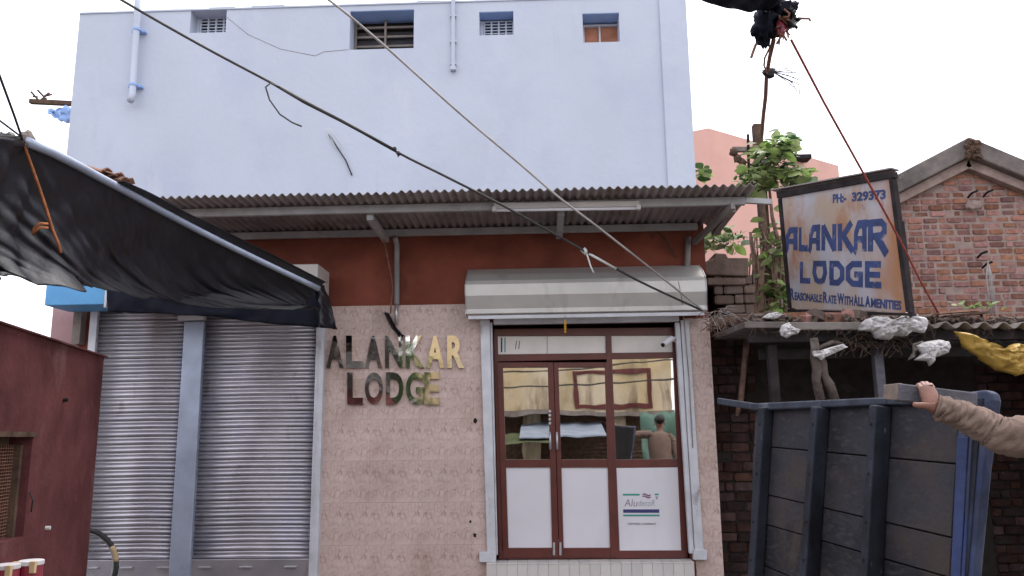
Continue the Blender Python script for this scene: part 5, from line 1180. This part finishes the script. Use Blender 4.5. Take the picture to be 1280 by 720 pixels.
# left arm hanging
s2 = bvert((bx+.19, by, zs_-.02), .055, ch); e2 = bvert((bx+.25, by, zs_-.30), .04, s2); w2 = bvert((bx+.27, by-.06, zs_-.54), .028, e2); h2 = bvert((bx+.27, by-.08, zs_-.62), (.022, .036), w2); 
for i in range(4): a_ = bvert((bx+.27, by-.11+.022*i, zs_-.68), .010, h2); bvert((bx+.262, by-.11+.02*i, zs_-.74+.008*abs(i-1)), .008, a_)
a_ = bvert((bx+.26, by-.13, zs_-.65), .010, h2); bvert((bx+.25, by-.14, zs_-.69), .009, a_)
# right arm reaching to the block
s1_ = bvert(shd, .055, ch); e1_ = bvert(el, .040, s1_); w1_ = bvert(wr, (.027, .030), e1_)
pc_ = bvert(P(1167, 506, YH_), (.026, .028), w1_); pd_ = bvert(P(1160, 496, YH_-.005), (.026, .032), pc_)
# fingers over the top edge and down behind; thumb under the front
fz = [(1166, 486), (1161, 484), (1156.5, 484), (1152, 486)]
for i, (x, y) in enumerate(fz):
    k1 = bvert(P(x, y, YH_+.01+.003*i), .0105, pd_); k2 = bvert(P(x-3, y-4.5, YH_+.05), .0098, k1); k3 = bvert(P(x-5.5, y-2.5, YH_+.10), .009, k2); bvert(P(x-7, y+5, YH_+.165), .008, k3)
t1 = bvert(P(1158, 506.5, YH_-.02), .0125, pc_); t2_ = bvert(P(1149, 507, YH_-.018), .0105, t1); bvert(P(1140.5, 505, YH_-.005), .0085, t2_)
def skin_obj(name, vs, es, rs, m, parent, root, sub=2):
    me = bpy.data.meshes.new(name); o0 = wof(parent); me.from_pydata([v-o0 for v in vs], es, []); me.materials.append(m)
    o = bpy.data.objects.new(name, me); COL.objects.link(o); o.parent = parent; o.location = (0, 0, 0); reg(o, o0)
    o.modifiers.new('skin', 'SKIN'); 
    sk = me.skin_vertices[0].data if me.skin_vertices else None
    if sk is None:
        bm = bmesh.new(); bm.from_mesh(me); bm.verts.layers.skin.verify(); bm.to_mesh(me); bm.free(); sk = me.skin_vertices[0].data
    for i, r_ in enumerate(rs): sk[i].radius = r_; sk[i].use_root = (i == root)
    s_ = o.modifiers.new('sub', 'SUBSURF'); s_.levels = sub; s_.render_levels = sub
    o.modifiers['skin'].use_smooth_shade = True
    return o
body = skin_obj('body', body_v, body_e, body_r, M['skin'], person, 0)
# shirt: torso + sleeves with wrinkles, trousers
def sleeve(pts, rs, seed, wr_=.013):
    n = 150; k = MB(); q = [curve(pts, i/n) for i in range(n+1)]; m_ = len(rs)-1; rings = []; ns_ = 40; ref = None
    for i in range(n+1):
        d = (q[min(i+1, n)]-q[max(i-1, 0)]).normalized()
        if ref is None: ref = d.orthogonal().normalized()
        a = (ref-d*ref.dot(d)).normalized(); ref = a; b_ = d.cross(a); t_ = i/n*m_; j = min(int(t_), m_-1); r_ = lerp(rs[j], rs[j+1], t_-j)
        for kk in range(ns_):
            th = 2*math.pi*kk/ns_; w_ = wr_*(.75*nz(i*.10+1.4*math.sin(th+seed), math.cos(th)*1.3+seed, math.sin(th)*1.3)+1.5*(.32-abs(nz(i*.19+1.9*math.sin(th+seed*1.3), math.cos(th)*.9+seed, math.sin(th)*.9+4)))+.6*(.3-abs(nz(i*.42+2.6*math.cos(th+1), math.cos(th)*1.6, seed+3+math.sin(th)*1.6))))
            rings.append(q[i]+(a*math.cos(th)+b_*math.sin(th))*(r_+w_))
    fs = [(i*ns_+j, i*ns_+(j+1) % ns_, (i+1)*ns_+(j+1) % ns_, (i+1)*ns_+j) for i in range(n) for j in range(ns_)]
    return rings, fs
k = MB()
cuff = P(1170, 508.5, YH_)
k.add(*sleeve([cuff, lerp(cuff, el, .33)+Vector((0, 0, .006)), lerp(cuff, el, .7), el, lerp(el, shd, .5), shd+Vector((.05, 0, 0))], [.033, .041, .050, .057, .064, .08], 2.0, .011))
k.add(*sleeve([Vector((bx+.26, by-.05, zs_-.5)), Vector((bx+.25, by, zs_-.3)), Vector((bx+.22, by, zs_-.12)), Vector((bx+.13, by, zs_-.01))], [.042, .058, .066, .085], 5.0))
vs = []; N_ = 32
tor = [(.86, .19, .135), (.95, .185, .13), (1.1, .175, .125), (zs_-.2, .2, .135), (zs_-.06, .205, .125), (zs_+.01, .15, .10), (zs_+.055, .075, .075)]
for i, (z, rx_, ry_) in enumerate(tor):
    for j in range(N_): th = 2*math.pi*j/N_; w_ = 1+.06*nz(math.cos(th)*2, math.sin(th)*2, z*6); vs.append(Vector((bx+rx_*w_*math.cos(th), by+ry_*w_*math.sin(th), z)))
k.add(vs, [(i*N_+j, i*N_+(j+1) % N_, (i+1)*N_+(j+1) % N_, (i+1)*N_+j) for i in range(len(tor)-1) for j in range(N_)])
B(k, 'shirt', M['khaki'], person, smooth=True, solid=.003)
k = MB()
for s_ in (-1, 1): k.tube([(bx+s_*.085, by, .95), (bx+s_*.09, by, .8), (bx+s_*.11, by-.01, .48), (bx+s_*.12, by+.01, .1)], [.115, .105, .08, .07], 18)
B(k, 'trousers', M['trouser'], person, smooth=True)
k = MB(); k.ball(Vector((bx, by+.0, zs_+.275)), .108, 20, 14, .06, 2, (.85, 1, .8)); B(k, 'hair', M['hair'], person, smooth=True)
for s_ in (-1, 1):
    k = MB(); k.ball(Vector((bx+s_*.032, by-.103, zs_+.215)), .012, 12, 8, sc=(1.25, 1, .75)); ey = B(k, 'eye', M['eye'], person, smooth=True)
    k = MB(); k.ball(Vector((bx+s_*.032, by-.1125, zs_+.215)), .0058, 10, 8, sc=(1, .6, 1)); B(k, 'iris', M['hair'], ey, smooth=True)
    k = MB(); k.tube([(bx+s_*.014, by-.108, zs_+.236), (bx+s_*.034, by-.112, zs_+.241), (bx+s_*.052, by-.098, zs_+.234)], [.003, .0045, .003], 6); B(k, 'eyebrow', M['hair'], person, smooth=True)
    k = MB(); k.ball(Vector((bx+s_*.085, by-.02, zs_+.205)), .03, 10, 8, sc=(.35, .6, 1)); B(k, 'ear', M['skin'], person, smooth=True)
k = MB(); k.ball(Vector((bx, by-.13, zs_+.19)), .017, 10, 8, sc=(.8, 1, 1.4)); B(k, 'nose', M['skin'], person, smooth=True)
k = MB(); k.ball(Vector((bx, by-.108, zs_+.145)), .024, 10, 8, sc=(1, .5, .3)); B(k, 'mouth', M['maroon'], person, smooth=True)

# ------------------------------------------------------------------ opposite side of the street (seen in the glazing and the metal letters)
def OP(px_, py_, Y): p = P(px_, py_, Y+.2); return Vector((p.x, -Y, p.z))
YOp = 13.5
op = thing('opposite_building', 'faded yellow shop building across the street, seen reflected in the door', 'building', (0, -YOp-2, 0))
zb_ = OP(700, 513, YOp).z; xr_ = OP(838, 480, YOp).x; xl_ = OP(524, 480, YOp).x
k = MB(); k.box(xl_, xr_, -YOp-5, -YOp, zb_, 5.6); B(k, 'upper_wall', M['yellow_wall'], op)
a_, b_ = OP(717, 463, YOp), OP(815, 508, YOp)
k = MB(); f_ = .10
k.box(a_.x, b_.x, -YOp-.0, -YOp+.03, a_.z-f_, a_.z); k.box(a_.x, b_.x, -YOp, -YOp+.03, b_.z, b_.z+f_); k.box(a_.x, a_.x+f_, -YOp, -YOp+.029, b_.z+f_, a_.z-f_); k.box(b_.x-f_, b_.x, -YOp, -YOp+.029, b_.z+f_, a_.z-f_); B(k, 'panel_frame', M['maroon'], op)
k = MB(); k.box(xl_, xr_, -YOp-.6, -YOp-.3, 0, zb_-.001); B(k, 'shop_shutter', M['old_wood'], op)
k = MB()
for i in range(22): z = .15+i*.095; k.box(xl_, xr_, -YOp-.2999, -YOp-.27, z, z+.05)
B(k, 'shutter_slats', M['old_wood'], op, kind='stuff')
for x0_, x1_ in ((655, 676), (769, 785), (560, 580)):
    k = MB(); k.box(OP(x0_, 560, YOp).x, OP(x1_, 560, YOp).x, -YOp-.26, -YOp-.02, 0, zb_-.002); B(k, 'pillar', M['yellow_wall'], op)
k = MB(); k.box(xl_, xr_, -YOp+.0, -YOp+.5, zb_-.14, zb_-.02); B(k, 'ledge', M['concrete'], op)
k = MB(); q0, q1 = OP(650, 540, 11.5), OP(758, 540, 11.5); k.hexa([(q0.x, -11.4, q0.z-.14), (q1.x, -11.4, q0.z-.14), (q1.x, -YOp+.02, q0.z+.2), (q0.x, -YOp+.02, q0.z+.2)], [(q0.x, -11.4, q0.z-.10), (q1.x, -11.4, q0.z-.10), (q1.x, -YOp+.02, q0.z+.24), (q0.x, -YOp+.02, q0.z+.24)])
tag(B(k, 'tin_awning', M['tin']), 'blue grey tin awning across the street reflected in the door glass', 'awning')
k = MB(); q0, q1 = OP(800, 515, 11), OP(860, 590, 11); k.grid(lambda u, v: Vector((lerp(q0.x, q1.x, u), -11+.2*nz(u*4, v*3), lerp(0.1, q0.z, v)+.1*nz(u*5, 1))), 16, 12); tag(B(k, 'green_sheet', M['green_net'], smooth=True, solid=.01), 'green sheet hung across the street reflected in the right pane', 'sheet')
k = MB(); q0, q1 = OP(600, 548, 11.2), OP(690, 556, 11.2); k.grid(lambda u, v: Vector((lerp(q0.x, q1.x, u), -11.2-v*1.2, q0.z-.12+.25*v+.05*nz(u*5, v*3))), 12, 6); tag(B(k, 'olive_canopy', M['olive_net'], smooth=True, solid=.01), 'olive cloth canopy across the street reflected in the left pane', 'canopy')

# left of the yellow shop: a tree, and a black sheet added to darken the mirroring metal letters
k = MB(); q0, q1 = OP(330, 395, 10.5), OP(499, 600, 10.5); k.grid(lambda u, v: Vector((lerp(q0.x, q1.x, u)+.25*nz(v*5, 2), -10.5+.35*nz(u*7, v*2, 4), lerp(q0.z, .6, v)+.2*nz(u*5, 3))), 30, 14); tag(B(k, 'darkening_sheet', M['dark'], smooth=True, solid=.01), 'black sheet added across the street to darken the left metal letters', 'sheet')
sh = thing('shade_tree', 'green tree across the street mirrored in the middle metal letters', 'tree', (OP(503, 500, 12).x, -12.5, 0))
k = MB(); c = wof(sh); k.tube([c, c+Vector((.05, 0, 1.5)), c+Vector((-.05, .1, 2.6))], [.14, .1, .06], 8); B(k, 'trunk', M['bark'], sh, smooth=True)
k = MB(); rg = random.Random(4)
for i in range(1500):
    d = Vector((rg.gauss(0, .24), rg.gauss(0, .3), rg.gauss(0, .5))); p = c+Vector((0, 0, 2.9))+d; e = Vector((rg.gauss(0, 1), rg.gauss(0, 1), rg.gauss(0, .5))).normalized()*.16; f = e.orthogonal().normalized()*.06; k.add([p, p+e*.5+f, p+e, p+e*.5-f], [(0, 1, 2, 3)])
B(k, 'crown', M['leaf_dark'], sh, kind='stuff', fix=False)
for i, (za, zb2) in enumerate(((3.6, 3.9), (3.3, 3.75), (3.0, 3.2))):
    k = MB(); k.tube([Vector((lerp(-6, 6, t/12), -12.6, lerp(za, zb2, t/12)-.35*math.sin(math.pi*t/12))) for t in range(13)], .022, 5)
    tag(B(k, 'street_cable', M['cable'], smooth=True), ('highest', 'middle', 'lowest')[i]+' black cable strung across the street, reflected in the door glass', 'cable', 'cables across the street')
